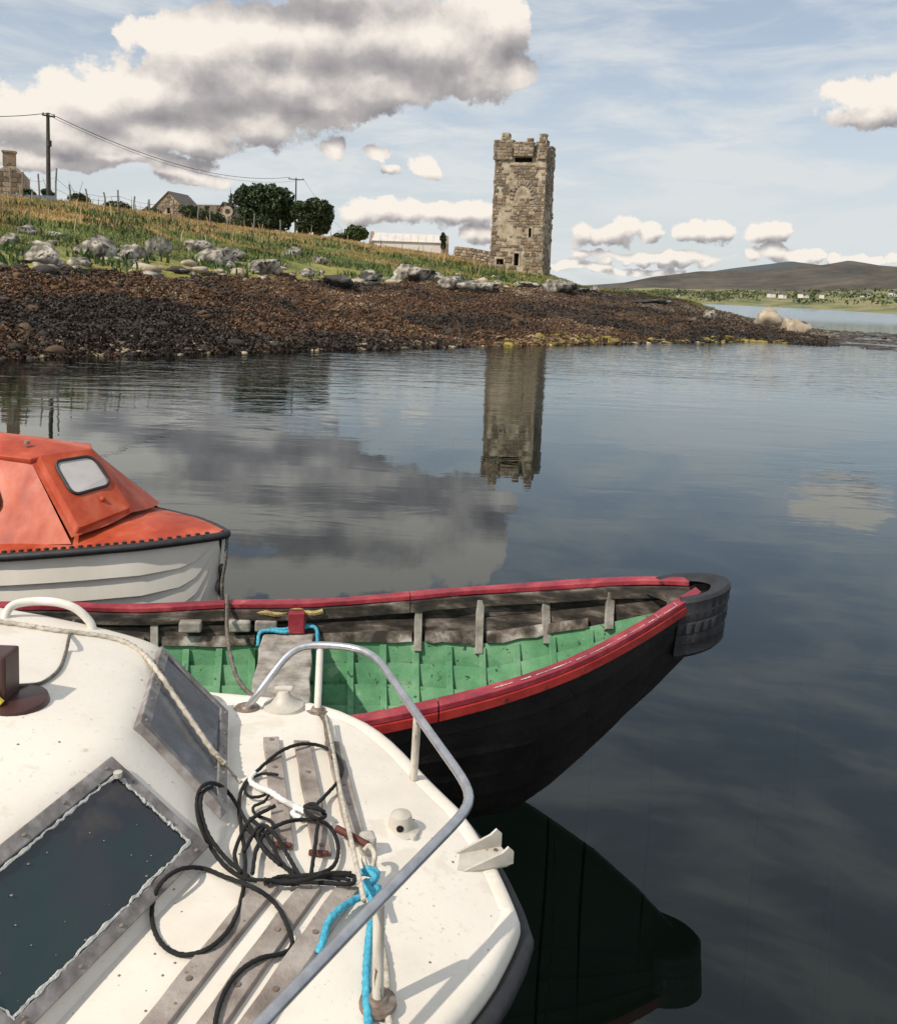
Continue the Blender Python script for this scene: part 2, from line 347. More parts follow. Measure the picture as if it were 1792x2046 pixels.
def prof(b):
    return [np.interp(b, hb, np.array(a)) for a in (hDw, hDs, hzs, hDr, hzr)]
def height(b, D):
    Dw, Ds, zs, Dr, zr = prof(b)
    t0 = (D-Dw)/np.maximum(Ds-Dw, 1)
    z1 = np.where(t0 < 0, (D-Dw)*.35, zs*np.clip(t0, 0, 1)**.85)
    t1 = np.clip((D-Ds)/np.maximum(Dr-Ds, 1), 0, 1)
    z2 = zs+(zr-zs)*(t1**.92)
    t2 = np.clip((D-Dr)/45, 0, 3)
    z3 = zr-np.maximum(zr+2, 4.)*t2*t2*.5-.02*(D-Dr)
    z = np.where(D < Ds, z1, np.where(D < Dr, z2, z3))
    x = D*np.sin(b); y = D*np.cos(b)
    amp = np.clip((D-Dw+3)/8, 0, 1)*np.where(D < Ds+2, .46, .20)
    amp = amp*np.clip((zs+.5)/2.2, .12, 1)
    amp = amp*np.where(np.abs(D-Dr) < 12, .5, 1)
    z = z+fbm(x*.35, y*.35, 4)*amp*1.6
    return np.maximum(z, -6.05)
def groundxy(x, y): return float(height(math.atan2(x, y), math.hypot(x, y)))
def gp(px, D, dz=0.):                 # ground point on the bearing of frame column px at distance D
    q = ray(px, 600); b_ = math.atan2(q.x, q.y); x, y = D*math.sin(b_), D*math.cos(b_)
    return Vector((x, y, groundxy(x, y)+dz))
def col_attr(me, cols, per='POINT'):
    a = me.color_attributes.new('Col', 'FLOAT_COLOR', per)
    c = np.ones((len(cols), 4), np.float32); c[:, :3] = cols; a.data.foreach_set('color', c.ravel())
def npmesh(name, V, F, mat, cols=None, smooth=False, parent=None):
    V = np.asarray(V, np.float32); F = np.asarray(F, np.int32); me = bpy.data.meshes.new(name); k = F.shape[1]
    me.vertices.add(len(V)); me.vertices.foreach_set('co', V.ravel())
    me.loops.add(F.size); me.loops.foreach_set('vertex_index', F.ravel())
    me.polygons.add(len(F)); me.polygons.foreach_set('loop_start', np.arange(0, F.size, k, dtype=np.int32))
    me.update(calc_edges=True); me.validate()
    if smooth: me.polygons.foreach_set('use_smooth', [True]*len(F))
    me.materials.append(mat)
    if cols is not None: col_attr(me, cols)
    o = bpy.data.objects.new(name, me); COL.objects.link(o)
    if parent: o.parent = parent
    return o
def gridfaces(n, m):
    i, j = np.meshgrid(np.arange(n-1), np.arange(m-1), indexing='ij'); a = (i*m+j).ravel()
    return np.stack([a, a+m, a+m+1, a+1], 1)

bs = np.linspace(hb[0], hb[-1], 420)
tt = np.concatenate([np.linspace(0, 1, 90)**1.0, ])
rowsD = np.concatenate([np.linspace(3, 15, 20), np.linspace(15.2, 60, 130), np.linspace(60.5, 130, 130), np.linspace(132, 260, 30)])
BB, DD = np.meshgrid(bs, rowsD, indexing='ij'); ZZ = height(BB, DD)
X_ = DD*np.sin(BB); Y_ = DD*np.cos(BB)
Dw, Ds, zs, Dr, zr = prof(BB)
bR = math.atan2(ray(1150, 600).x, ray(1150, 600).y)
weed = np.clip((Ds+fbm(X_*.3, Y_*.3, 3)*5-DD)/1.5, 0, 1)[..., None]; weed = np.maximum(weed, np.clip((BB-bR)*60, 0, 1)[..., None])
tg = np.clip((DD-Ds)/np.maximum(Dr-Ds, 1), 0, 1)
n1 = fbm(X_*.22, Y_*.22, 4, 2); n2 = fbm(X_*.9, Y_*.9, 3, 1)
cw = np.array([.060, .036, .020])+np.clip(n1+n2*.5, -.4, .5)[..., None]*np.array([.07, .035, .014])
golden = np.array([.27, .18, .065]); green = np.array([.11, .14, .032]); turf = np.array([.23, .21, .05])
gmix = np.clip((tg-.38+n1*.7)*3.2, 0, 1)[..., None]
cg = green*(1-gmix)+golden*gmix
tm = np.clip((.17-tg+n1*.14)*12, 0, 1)[..., None]; cg = cg*(1-tm)+turf*tm
cg = cg*(1+n2[..., None]*.6)
rm = np.clip((BB-ray(985, 600).x/ray(985, 600).y)*25, 0, 1)[..., None]; cg = cg*(1-rm)+(np.array([.15, .17, .035])*(1+n2[..., None]*.6))*rm
uw = np.clip((-.5-ZZ)/1.2, 0, 1)[..., None]; TC = np.clip(cw*weed+cg*(1-weed), .004, .6)*(1-uw)+np.array([.012, .018, .012])*uw
terr = npmesh('headland', np.stack([X_, Y_, ZZ], -1).reshape(-1, 3), gridfaces(len(bs), len(rowsD)), mTerr, TC.reshape(-1, 3), True)
tag(terr, kind='structure')

# sea and sea bed
def wat():
    m = bpy.data.materials.new('sea_water'); m.use_nodes = True; t = NT(m.node_tree); o = t.n('ShaderNodeOutputMaterial')
    pos = t.n('ShaderNodeNewGeometry').outputs['Position']
    sp = t.n('ShaderNodeSeparateXYZ', ins={0: pos})
    dist = t.m('POWER', t.m('ADD', t.m('POWER', sp.outputs[0], 2.), t.m('POWER', sp.outputs[1], 2.)), .5)
    v1 = t.n('ShaderNodeMapping', ins={0: pos, 3: (.55, 1.5, 1.), 2: (0, 0, rad(12))}).outputs[0]
    patch = t.ss(t.noise(t.n('ShaderNodeMapping', ins={0: pos, 3: (.6, 1., 1.), 2: (0, 0, rad(20))}).outputs[0], .16, 3, .5), .40, .62)
    a = t.noise(v1, 1.3, 3, .5, .6)
    b = t.noise(v1, 4.2, 3, .55, .3)
    c = t.noise(pos, .35, 2, .5)
    nearsh = t.ss(dist, 14., 27., 0., 1.)
    farr = t.ss(dist, 6., 13., .14, 1.)
    wide = t.ss(dist, 70., 160., 0., 1.)
    h = t.m('MULTIPLY', a, t.m('MULTIPLY', farr, t.m('MULTIPLY_ADD', nearsh, .016, t.m('MULTIPLY_ADD', patch, .0085, .0013))))
    h = t.m('ADD', h, t.m('MULTIPLY', b, t.m('MULTIPLY', farr, t.m('MULTIPLY_ADD', nearsh, .0046, t.m('MULTIPLY', patch, .0014)))))
    h = t.m('ADD', h, t.m('MULTIPLY', c, .0012)); h = t.m('ADD', h, t.m('MULTIPLY', a, t.m('MULTIPLY', wide, .05)))
    bn = t.n('ShaderNodeBump', ins={'Strength': 1., 'Distance': 1., 'Height': h}).outputs[0]
    fr = t.n('ShaderNodeFresnel', ins={0: 1.48, 1: bn}).outputs[0]
    gl = t.n('ShaderNodeBsdfGlossy', ins={'Color': (.90, .97, 1, 1), 'Roughness': t.m('MULTIPLY_ADD', wide, .16, .012), 'Normal': bn})
    tr = t.n('ShaderNodeBsdfTransparent', ins={0: (.62, .72, .66, 1)})
    mx = t.n('ShaderNodeMixShader', ins={0: fr, 1: tr.outputs[0], 2: gl.outputs[0]})
    t.t.links.new(mx.outputs[0], o.inputs[0]); return m
mWater = wat()
tag(MB().quad((-9000, -200, 0), (9000, -200, 0), (9000, 14000, 0), (-9000, 14000, 0)).build('sea', mWater), kind='structure')
mBed = M('green_mud_bottom', [(.3, (.009, .016, .009)), (.7, (.016, .025, .014))], .95, .6)
tag(MB().quad((-9000, -200, -6), (9000, -200, -6), (9000, 14000, -6), (-9000, 14000, -6)).build('sea_bed', mBed), kind='structure')

# far shore, hill, mountain
def far_mesh(name, pts, mat, seed, rough, back=1.4, ny=18, kindl='structure'):
    """pts: (frame x, y of foot, D of foot, y of top, D of top)"""
    q = np.array(pts, float); xs = np.linspace(q[0, 0], q[-1, 0], 160); V = []
    for x in xs:
        y0, D0, y1, D1 = [np.interp(x, q[:, 0], q[:, k]) for k in (1, 2, 3, 4)]
        d0 = ray(x, y0); d1 = ray(x, y1); bd = Vector((d1.x, d1.y)).normalized()
        z1 = CAM_H+D1*d1.z/Vector((d1.x, d1.y)).length
        for j in range(ny+8):
            if j < ny: t = j/(ny-1); D = D0+(D1-D0)*t; z = -.4*(1-t)+z1*(t**1.25)*(1-.0) if t > 0 else -.5
            else: t = (j-ny+1)/8; D = D1*(1+(back-1)*t); z = z1*(1-t)-3*t
            X, Y = bd.x*D, bd.y*D
            z += float(fbm(X*rough, Y*rough, 4, seed))*abs(z1)*.22*min(1, max(j, 0)/4)*(.35 if j == ny-1 else 1)
            V.append((X, Y, z))
    return tag(npmesh(name, V, gridfaces(len(xs), ny+8), mat, None, True), kind=kindl)
far_mesh('distant_mountain', [(900, 590, 5200, 588, 5300), (1300, 598, 5200, 560, 5600), (1480, 604, 5200, 533, 5700), (1580, 606, 5200, 519, 5800), (1640, 608, 5200, 526, 5800), (1695, 610, 5200, 517, 5800), (1780, 614, 5200, 532, 5700), (1900, 618, 5200, 556, 5600), (2300, 630, 5200, 590, 5600)], mMount, 1, .0012)
far_mesh('heather_hill', [(1000, 590, 1200, 588, 1300), (1195, 594, 1200, 574, 1500), (1300, 597, 1200, 554, 1600), (1400, 600, 1200, 541, 1700), (1520, 604, 1150, 538, 1750), (1600, 607, 1100, 527, 1800), (1700, 611, 1050, 526, 1800), (1792, 614, 1000, 532, 1800), (1900, 618, 1000, 545, 1700), (2300, 632, 1000, 600, 1600)], mHill, 2, .006)
far_mesh('far_shore', [(1000, 591, 900, 588, 1100), (1195, 594, 900, 580, 1200), (1290, 600, 800, 575, 1150), (1380, 605, 740, 577, 1100), (1500, 611, 560, 580, 1000), (1650, 619, 420, 582, 900), (1792, 628, 320, 578, 800), (1900, 636, 280, 582, 700), (2300, 660, 200, 600, 600)], mFar, 3, .02)

# ------------------------------------------------------------------ castle tower
def wall_rects(w, h, holes):
    """rectangles covering a w x h wall around rectangular holes"""
    xs = sorted({0, w, *[v for q in holes for v in (q[0], q[1])]}); zs_ = sorted({0, h, *[v for q in holes for v in (q[2], q[3])]})
    o = []
    for i in range(len(xs)-1):
        for j in range(len(zs_)-1):
            cx, cz = (xs[i]+xs[i+1])/2, (zs_[j]+zs_[j+1])/2
            if not any(q[0] < cx < q[1] and q[2] < cz < q[3] for q in holes): o.append((xs[i], xs[i+1], zs_[j], zs_[j+1]))
    return o
def wall_mb(mb, T, w, h, holes, deep=.55, mi=0, vi=1):
    """T(x, z, d) maps wall coordinates (d = depth inwards) to space"""
    for a, b, c, d in wall_rects(w, h, holes): mb.quad(T(a, c, 0), T(b, c, 0), T(b, d, 0), T(a, d, 0), mi)
    for a, b, c, d in holes:
        mb.quad(T(a, c, 0), T(a, c, deep), T(b, c, deep), T(b, c, 0), mi); mb.quad(T(a, d, 0), T(b, d, 0), T(b, d, deep), T(a, d, deep), mi)
        mb.quad(T(a, c, 0), T(a, d, 0), T(a, d, deep), T(a, c, deep), mi); mb.quad(T(b, c, 0), T(b, c, deep), T(b, d, deep), T(b, d, 0), mi)
        mb.quad(T(a, c, deep), T(a, d, deep), T(b, d, deep), T(b, c, deep), vi)
def stone_box(r, w, h, d):
    """rough block centred on 0 with depth axis y (front = -y)"""
    vs = []
    for x in (-1, 1):
        for y in (-1, 1):
            for z in (-1, 1):
                k = .86 if y < 0 else 1
                vs.append((x*w/2*k+r.uniform(-.06, .06)*w, y*d/2, z*h/2*k+r.uniform(-.08, .08)*h))
    return vs, [(0, 1, 3, 2), (4, 6, 7, 5), (0, 4, 5, 1), (2, 3, 7, 6), (0, 2, 6, 4), (1, 5, 7, 3)]
def courses(r, w, h, holes, hmin, hmax, wmin, wmax, skip=None):
    z = 0; o = []
    while z < h-.1:
        ch = min(r.uniform(hmin, hmax), h-z); x = -r.uniform(0, wmin)
        while x < w:
            sw = r.uniform(wmin, wmax); a, b = max(x, 0), min(x+sw, w)
            if b-a > .12:
                cx, cz = (a+b)/2, z+ch/2
                if not any(q[0]-.02 < b and a < q[1]+.02 and q[2]-.02 < z+ch and z < q[3]+.02 for q in holes) and not (skip and skip(cx, cz)):
                    o.append((cx, cz, b-a, ch))
            x += sw
        z += ch
    return o
STM = {}
def stone_mesh(i, w=1, h=1, d=1):
    if i not in STM:
        v, f = stone_box(random, 1, 1, 1); me = bpy.data.meshes.new('stone'); me.from_pydata(v, [], f); me.materials.append(mStone[i % len(mStone)]); me.update(); STM[i] = me
    return STM[i]
def put_stones(parent, items, T, single=300):
    """T(x,z,d) in parent's local space; the biggest ones single, the rest joined"""
    items = sorted(items, key=lambda q: -(q[2]*q[3])); rest = MB()
    ex = (T(1, 0, 0)-T(0, 0, 0)).normalized(); ey = (T(0, 0, 1)-T(0, 0, 0)).normalized(); ez = (T(0, 1, 0)-T(0, 0, 0)).normalized()
    R = Matrix((ex, ey, ez)).transposed(); n = 0
    for cx, cz, sw, sh in items:
        pr = random.uniform(.02, .13); g_ = random.uniform(.015, .04)
        c = T(cx, cz, .0); d = .22; c = c+ey*(d/2-pr); w_, h_ = sw-g_, sh-g_
        if n < single:
            o = bpy.data.objects.new('stone', stone_mesh(random.randrange(32))); COL.objects.link(o); o.parent = parent
            o.matrix_local = Matrix.Translation(c)@R.to_4x4()@Matrix.Diagonal((w_, d, h_, 1)); n += 1
        else:
            v, f = stone_box(random, w_, h_, d); rest.add([c+R@Vector(q) for q in v], f, random.randrange(len(mStone)))
    return rest
def local_build(mb, name, mats, parent, kind=None):
    me = bpy.data.meshes.new(name); me.from_pydata(mb.v, [], mb.f)
    for m in (mats if isinstance(mats, list) else [mats]): me.materials.append(m)
    me.polygons.foreach_set('material_index', mb.m); me.update()
    o = bpy.data.objects.new(name, me); COL.objects.link(o); o.parent = parent
    if kind: o['kind'] = kind
    return o

tb = ray(1037, 600); TD = 100.5; tang = math.atan2(tb.x, tb.y)
TP = Vector((TD*math.sin(tang), TD*math.cos(tang), 3.9)); TROT = -tang-rad(11)
tower = empty('castle_tower', TP, 'tall ruined stone tower house with battlements, standing at the water end of the headland', 'tower', rz=TROT)
TW = 5.75; _q = ray(1041, 290); TH = (100.5-2.8)*_q.z/math.hypot(_q.x, _q.y)+CAM_H-3.9
def face(k, w, off=0., zb=0., batter=.010):
    """front face k=0 (towards the camera), 1 right, 2 back, 3 left"""
    ang = k*PI/2; c, s_ = math.cos(ang), math.sin(ang)
    def T(x, z, d):
        bt = batter*z; X, Yv = (x-w/2)*(1-bt*2/w), -(w/2)+bt+d-off
        return Vector((c*X-s_*Yv, s_*X+c*Yv, z+zb))
    return T
core = MB(); rest = MB()
def px2w(px, W_=TW): return (px-986)/(1086-986)*W_   # frame column to metres along the front face
def py2z(py): q = ray(1041, py); return (TD-2.8)*q.z/math.hypot(q.x, q.y)+CAM_H-3.9
fh = [(px2w(1032), px2w(1041), py2z(531), py2z(507)), (px2w(998), px2w(1012), py2z(530), py2z(519)), (px2w(1058), px2w(1063), py2z(474), py2z(456)),
      (px2w(1024), px2w(1059), py2z(324), py2z(314))]
F0, F1, F2, F3 = face(0, TW), face(1, TW), face(2, TW), face(3, TW)
arch = lambda x, z: px2w(1023) < x < px2w(1062) and py2z(395) < z < py2z(366)+.3 and not ((x-px2w(1042))**2/1.1**2+(z-py2z(400))**2/2.1**2 > 1)
streak = lambda x, z: float(fbm(np.array(x*.55+3.1), np.array(z*.17), 3, 2)) > .17
wall_mb(core, F0, TW, TH, fh); wall_mb(core, F1, TW, TH, [(2.2, 2.6, 6, 7.2)])
wall_mb(core, F2, TW, TH, []); wall_mb(core, F3, TW, TH, [(2.5, 2.9, 4, 5)])
core.quad(F0(0, TH-.9, .0), F0(TW, TH-.9, 0), F2(0, TH-.9, 0), F2(TW, TH-.9, 0))
local_build(core, 'wall', [mMortar, mVoid], tower)
it = courses(random, TW, TH-.05, fh, .2, .40, .24, .82, skip=lambda x, z: arch(x, z) or (streak(x, z) and random.random() < .8))
r1 = put_stones(tower, it, F0, 210)
r2 = put_stones(tower, courses(random, TW, TH-.05, [(2.2, 2.6, 6, 7.2)], .2, .40, .24, .82, skip=lambda x, z: streak(x+9, z) and random.random() < .7), F1, 40)
r3 = put_stones(tower, courses(random, TW, TH-.05, [], .35, .6, .5, 1.3), F3, 0)
r4 = put_stones(tower, courses(random, TW, TH-.05, [], .35, .6, .5, 1.3), F2, 0)
# corner turrets, machicolation over the slot, ragged parapet
def turret(x0, x1, z0, z1, y0, y1, n1, nm='turret'):
    """box in tower space, x along the front, y inwards from the front plane"""
    t = MB(); a = Vector((x0-TW/2, -TW/2+y0, z0)); b = Vector((x1-TW/2, -TW/2+y1, z1))
    t.box((a+b)/2, b.x-a.x, b.y-a.y, b.z-a.z); w_, d_ = b.x-a.x, b.y-a.y
    p = local_build(t, nm, [mMortar], tower)
    tr = lambda x, z, d: Vector((a.x+x, a.y+d, a.z+z)); tr1 = lambda x, z, d: Vector((b.x-d, a.y+x, a.z+z)); tr3 = lambda x, z, d: Vector((a.x+d, b.y-x, a.z+z))
    rr = MB()
    for fn, ww, k in ((tr, w_, n1), (tr1, d_, 0), (tr3, d_, 0)):
        q = put_stones(p, courses(random, ww, b.z-a.z, [], .24, .42, .3, .8), fn, k); rr.add(q.v, q.f, 0); rr.m[-len(q.m):] = q.m
    local_build(rr, 'stonework', mStone, p, 'stuff')
    return p
zt = lambda y: py2z(y)
turret(px2w(986), px2w(1021), zt(319), zt(279), -.10, 1.9, 22)
turret(px2w(1000), px2w(1013), zt(279), zt(265), -.1, .9, 6, 'merlon')
turret(px2w(1025), px2w(1060), zt(313), zt(284), -.32, .35, 14, 'machicolation')
turret(px2w(1049), px2w(1058), zt(284), zt(277), -.3, .3, 2, 'merlon')
turret(px2w(1070), px2w(1083.5), zt(318), zt(279), -.04, 1.7, 14)
turret(px2w(1071), px2w(1082), zt(279), zt(267), .1, .9, 3, 'merlon')
turret(px2w(1065), px2w(1075), zt(290), zt(283), .0, .6, 2, 'merlon')
turret(px2w(985), px2w(1000), zt(319), zt(285), 3.9, 6.0, 0)
turret(px2w(1070), px2w(1083.5), zt(323), zt(280), 3.9, 6.0, 0)
for q in (r1, r2, r3, r4): rest.v, k = rest.v+q.v, len(rest.v); rest.f += [tuple(i+k for i in f) for f in q.f]; rest.m += q.m
sur = MB()                                            # dressed surrounds of the openings
for a, b, c, d in fh[:3]:
    for x0, x1, z0, z1 in ((a-.16, a-.01, c-.05, d+.05), (b+.01, b+.16, c-.05, d+.05), (a-.2, b+.2, d+.05, d+.25)):
        p0, p1 = F0(x0, z0, -.09), F0(x1, z1, .2); sur.box((p0+p1)/2, abs(p1.x-p0.x), .24, abs(p1.z-p0.z))
local_build(sur, 'opening_surround', [mStone[3]], tower)
local_build(rest, 'stonework', mStone, tower, 'stuff')
# relieving arch
ar = MB()
for i in range(13):
    a = PI*(i+.5)/13; p = F0(px2w(1042)+1.22*math.cos(a), py2z(400)+2.2*math.sin(a)*.86, -.05)
    ar.box(p, .42, .22, .2, Matrix.Rotation(-(a), 3, 'Y'))
local_build(ar, 'relieving_arch', [mStone[6]], tower)

# ------------------------------------------------------------------ houses and walls on the headland
def gable_house(name, c, wid, length, hw, hg, rz, label, cat='cottage', mats=(mStone[3], mSlate), stones=60, window=None, chimney=None, door=None, roof=True, group=None):
    """gable end faces -y in local space"""
    e = empty(name, c, label, cat, group, rz); wl = MB(); holes = ([window] if window else [])+([door] if door else [])
    T = lambda x, z, d: Vector((x-wid/2, d, z)); wall_mb(wl, T, wid, hw, holes, .35)
    wl.add([(-wid/2, 0, hw), (wid/2, 0, hw), (0, 0, hg)], [(0, 1, 2)]); wl.add([(-wid/2, length, hw), (wid/2, length, hw), (0, length, hg)], [(0, 2, 1)])
    wl.quad((-wid/2, length, 0), (wid/2, length, 0), (wid/2, length, hw), (-wid/2, length, hw))
    for s_ in (-1, 1): wl.quad((s_*wid/2, 0, 0), (s_*wid/2, length, 0), (s_*wid/2, length, hw), (s_*wid/2, 0, hw))
    if not roof: wl.add([(-wid/2, 0, hw), (wid/2, 0, hw), (wid/2, .5, hw), (-wid/2, .5, hw), (0, 0, hg), (0, .5, hg)], [(3, 2, 5)])
    local_build(wl, 'wall', [mats[0], mVoid], e)
    if stones:
        it = [q for q in courses(random, wid, hg-.2, holes, .28, .5, .35, .95) if q[1] < hw+(hg-hw)*(1-abs(q[0]-wid/2)/(wid/2))-.15]
        rr = put_stones(e, it, T, stones); local_build(rr, 'stonework', mStone, e, 'stuff')
    if roof:
        for s_ in (-1, 1):
            r = MB(); th = .14; ov = .25
            a, b = Vector((s_*(wid/2+ov), -ov, hw-ov*(hg-hw)/(wid/2))), Vector((0, -ov, hg+.02)); up = Vector((0, 0, th)); L_ = Vector((0, length+2*ov, 0))
            r.add([a, b, b+L_, a+L_, a+up, b+up, b+L_+up, a+L_+up], [(0, 1, 2, 3), (4, 7, 6, 5), (0, 4, 5, 1), (1, 5, 6, 2), (2, 6, 7, 3), (3, 7, 4, 0)]); local_build(r, 'roof', [mats[1]], e)
    if chimney:
        for yy in chimney:
            ch = MB(); ch.box((0, yy, hg+.45), 1.0, .75, 1.5); ch.box((0, yy, hg+1.25), 1.15, .9, .16); local_build(ch, 'chimney', [mStone[5]], e)
    return e
def place_gnd(px, D, py):   # point on a bearing with the base drawn at height py
    q = ray(px, py); hz_ = Vector((q.x, q.y)).length; return Vector((q.x/hz_*D, q.y/hz_*D, CAM_H+D*q.z/hz_))
c = place_gnd(22, 92, 381); c.z -= .5
g1 = gable_house('ruined_cottage', c, 2.1, 6, 2.2, 3.05, .35, 'roofless stone cottage gable with a chimney stub, at the left edge of the hilltop', stones=30, roof=False)
ch = MB(); ch.box((-.1, .35, 3.35), 1.05, .7, 1.3); ch.box((-.1, .35, 4.0), 1.2, .85, .16); local_build(ch, 'chimney', [mStone[7]], g1)
c = place_gnd(338, 140, 432); c.z -= .6
g2 = gable_house('stone_cottage', c, 4.9, 5, 1.9, 4.1, -.25, 'small stone cottage with a steep gable, halfway down the hill ridge', mats=(mStone[3], mSlate), stones=60, window=(2.1, 2.7, 1.0, 1.9))
lw = MB(); lw.box(Vector((2.5+3.4, 3, 1.2)), 6.6, 3, 2.6); local_build(lw, 'lean_to', [mStone[5]], g2)
for i in range(3):
    s_ = MB(); s_.box((3.4+i*2, 1.42, 1.9), .7, .1, .8); local_build(s_, 'window', [mVoid], g2)
c = place_gnd(447, 135, 440); c.z -= .8
g3 = gable_house('small_hut', c, 2.6, 3, 1.6, 3.3, -.2, 'tiny dark hut beside the dark evergreen bushes', 'hut', mats=(mStone[5], mSlate), stones=12)

# long pale shed behind the ridge
c = place_gnd(815, 150, 512); sh_ = empty('long_shed', c, 'long low pale shed behind the grassy ridge left of the tower', 'shed', rz=-math.atan2(c.x, c.y)-rad(4))
Ls = 12.6; hb_ = .9
wl = MB(); wl.box((-.3, 1.6, hb_+.55), Ls-1.0, 3.2, 2.1); local_build(wl, 'wall', [mWhiteWall], sh_)
for i in range(9):
    rf = MB(); x0 = -Ls/2+.25+i*(Ls-1.1)/9; x1 = x0+(Ls-1.1)/9-.03
    for ya, za, yb, zb in ((-.25, 2.35, 1.6, 3.75), (1.6, 3.75, 3.45, 2.35)):
        rf.add([(x0, ya, za), (x1, ya, za), (x1, yb, zb), (x0, yb, zb), (x0, ya, za+.06), (x1, ya, za+.06), (x1, yb, zb+.06), (x0, yb, zb+.06)], [(0, 1, 2, 3), (4, 7, 6, 5), (0, 4, 5, 1), (2, 6, 7, 3), (1, 5, 6, 2), (0, 3, 7, 4)])
    local_build(rf, 'roof_sheet', [mRoof], sh_)
for sx, hh in ((-Ls/2+.0, 4.0), (Ls/2-.45, 3.7)):
    gb = MB(); a = sx-.2; b = sx+(.35 if sx < 0 else .75); P_ = [(-.4, 0), (3.6, 0), (3.6, 2.2), (1.6, hh), (-.4, 2.2)]
    gb.add([(a, y, z) for y, z in P_]+[(b, y, z) for y, z in P_], [(4, 3, 2, 1, 0), (5, 6, 7, 8, 9)]+[(i, (i+1) % 5, (i+1) % 5+5, i+5) for i in range(5)])
    local_build(gb, 'gable_wall', [mStone[7]], sh_)

def drystone(name, pts, h, label, n=60, th=.5):
    """dry stone wall following ground points"""
    c = Vector(pts[0]); e = empty(name, c, label, 'stone wall'); core = MB(); rest = MB(); k = 0
    for i in range(len(pts)-1):
        a, b = Vector(pts[i])-c, Vector(pts[i+1])-c; d = (b-a); L = Vector((d.x, d.y)).length; ex = d.normalized(); nrm = Vector((d.y, -d.x, 0)).normalized()
        if nrm.y > 0: nrm = -nrm
        T = lambda x, z, q, a=a, ex=ex, nrm=nrm: a+ex*x+Vector((0, 0, z-.3))-nrm*q
        hh = h+.3
        for q0, q1 in ((T(0, 0, 0), T(L, hh, 0)),):
            core.add([T(0, 0, 0), T(L, 0, 0), T(L, hh, 0), T(0, hh, 0), T(0, 0, th), T(L, 0, th), T(L, hh, th), T(0, hh, th)], [(0, 1, 2, 3), (5, 4, 7, 6), (3, 2, 6, 7), (0, 3, 7, 4), (1, 5, 6, 2)])
        it = courses(random, L, hh+.12, [], .2, .38, .3, .8)
        ez = Vector((0, 0, 1)); ey = -nrm; R = Matrix((ex, ey, ez)).transposed()
        for cx, cz, sw, sh in it:
            p = T(cx, cz, .02)
            if k < n and cz > .4:
                o = bpy.data.objects.new('stone', stone_mesh(random.randrange(32))); COL.objects.link(o); o.parent = e; o.matrix_local = Matrix.Translation(p)@R.to_4x4()@Matrix.Diagonal((sw-.03, .3, sh-.03, 1)); k += 1
            else:
                v, f = stone_box(random, sw-.03, sh-.03, .3); rest.add([p+R@Vector(q) for q in v], f, random.randrange(len(mStone)))
    local_build(core, 'wall_core', [mStone[5]], e); local_build(rest, 'stonework', mStone, e, 'stuff')
drystone('field_wall', [gp(905, 108, -.2), gp(940, 105, .0), gp(990, 102, .1)], 1.55, 'low stone field wall running up to the left side of the tower', 40)

# ------------------------------------------------------------------ trees, bushes
def leaf_cloud(blobs, n, size, cols, seed=0, inner=.55):
    r = np.random.default_rng(seed); V, C_ = [], []
    wts = np.array([b[3]*b[4]*b[5] for b in blobs])**.66; wts /= wts.sum()
    ks = r.choice(len(blobs), n, p=wts); bl = np.array([b[:6] for b in blobs])[ks]
    d = r.normal(size=(n, 3)); d /= np.linalg.norm(d, axis=1)[:, None]
    lump = 1+.28*(fbm(d[:, 0]*2.4+ks*3.3, d[:, 2]*2.4+d[:, 1]*1.7, 3)*2)
    rr = (inner+(1-inner)*r.random(n)**.45)*lump
    p = bl[:, :3]+d*bl[:, 3:6]*rr[:, None]
    a = r.normal(size=(n, 3)); a /= np.linalg.norm(a, axis=1)[:, None]; a = a*.55+d*.2; b = np.cross(a, r.normal(size=(n, 3))); b /= np.linalg.norm(b, axis=1)[:, None]; a /= np.linalg.norm(a, axis=1)[:, None]
    s = size*(.6+.8*r.random(n))[:, None]
    q = np.stack([p-a*s-b*s*.5, p+a*s-b*s*.5, p+a*s*.7+b*s*.6, p-a*s*.7+b*s*.6], 1).reshape(-1, 3)
    ci = r.integers(0, len(cols), n); cc = np.array(cols)[ci]*(.65+.7*r.random(n))[:, None]
    return q, np.arange(n*4).reshape(-1, 4), np.repeat(cc, 4, 0)
def tree(name, base, blobs, n, size, cols, label, cat='tree', stems=3, group=None, seed=1, th=.16):
    e = empty(name, base, label, cat, group); t = MB(); H = max(b[2] for b in blobs)
    for i in range(stems):
        b = blobs[i % len(blobs)]; p0 = Vector((b[0]*.35+random.uniform(-.2, .2), random.uniform(-.2, .2), -.5)); p1 = Vector((b[0], b[1], b[2]))
        mid = (p0+p1)/2+Vector((random.uniform(-.3, .3), 0, .2))
        pts = smooth_path([p0, mid, p1, p1+Vector((random.uniform(-.5, .5), 0, b[5]*.7))], 5); t.tube(pts, lambda q: th*(1-.8*q)+.02, 7)
        for k in range(4):
            st = pts[6+k*2 if 6+k*2 < len(pts) else -1]; t.tube(smooth_path([st, st+Vector((random.uniform(-1, 1)*b[3]*.5, random.uniform(-.5, .5), random.uniform(.1, .8))), st+Vector((random.uniform(-1, 1)*b[3]*.9, random.uniform(-.6, .6), random.uniform(.4, 1.6)))], 3), lambda q: th*.4*(1-.8*q)+.01, 5)
    local_build(t, 'trunk', [mTrunk], e)
    q, f, c_ = leaf_cloud(blobs, n, size, cols, seed); o = npmesh('crown', q, f, mLeaf, c_, parent=e)
    return e
dkg = [(.022, .042, .012), (.035, .062, .018), (.05, .08, .022), (.018, .03, .012)]
kx = 122/FPX
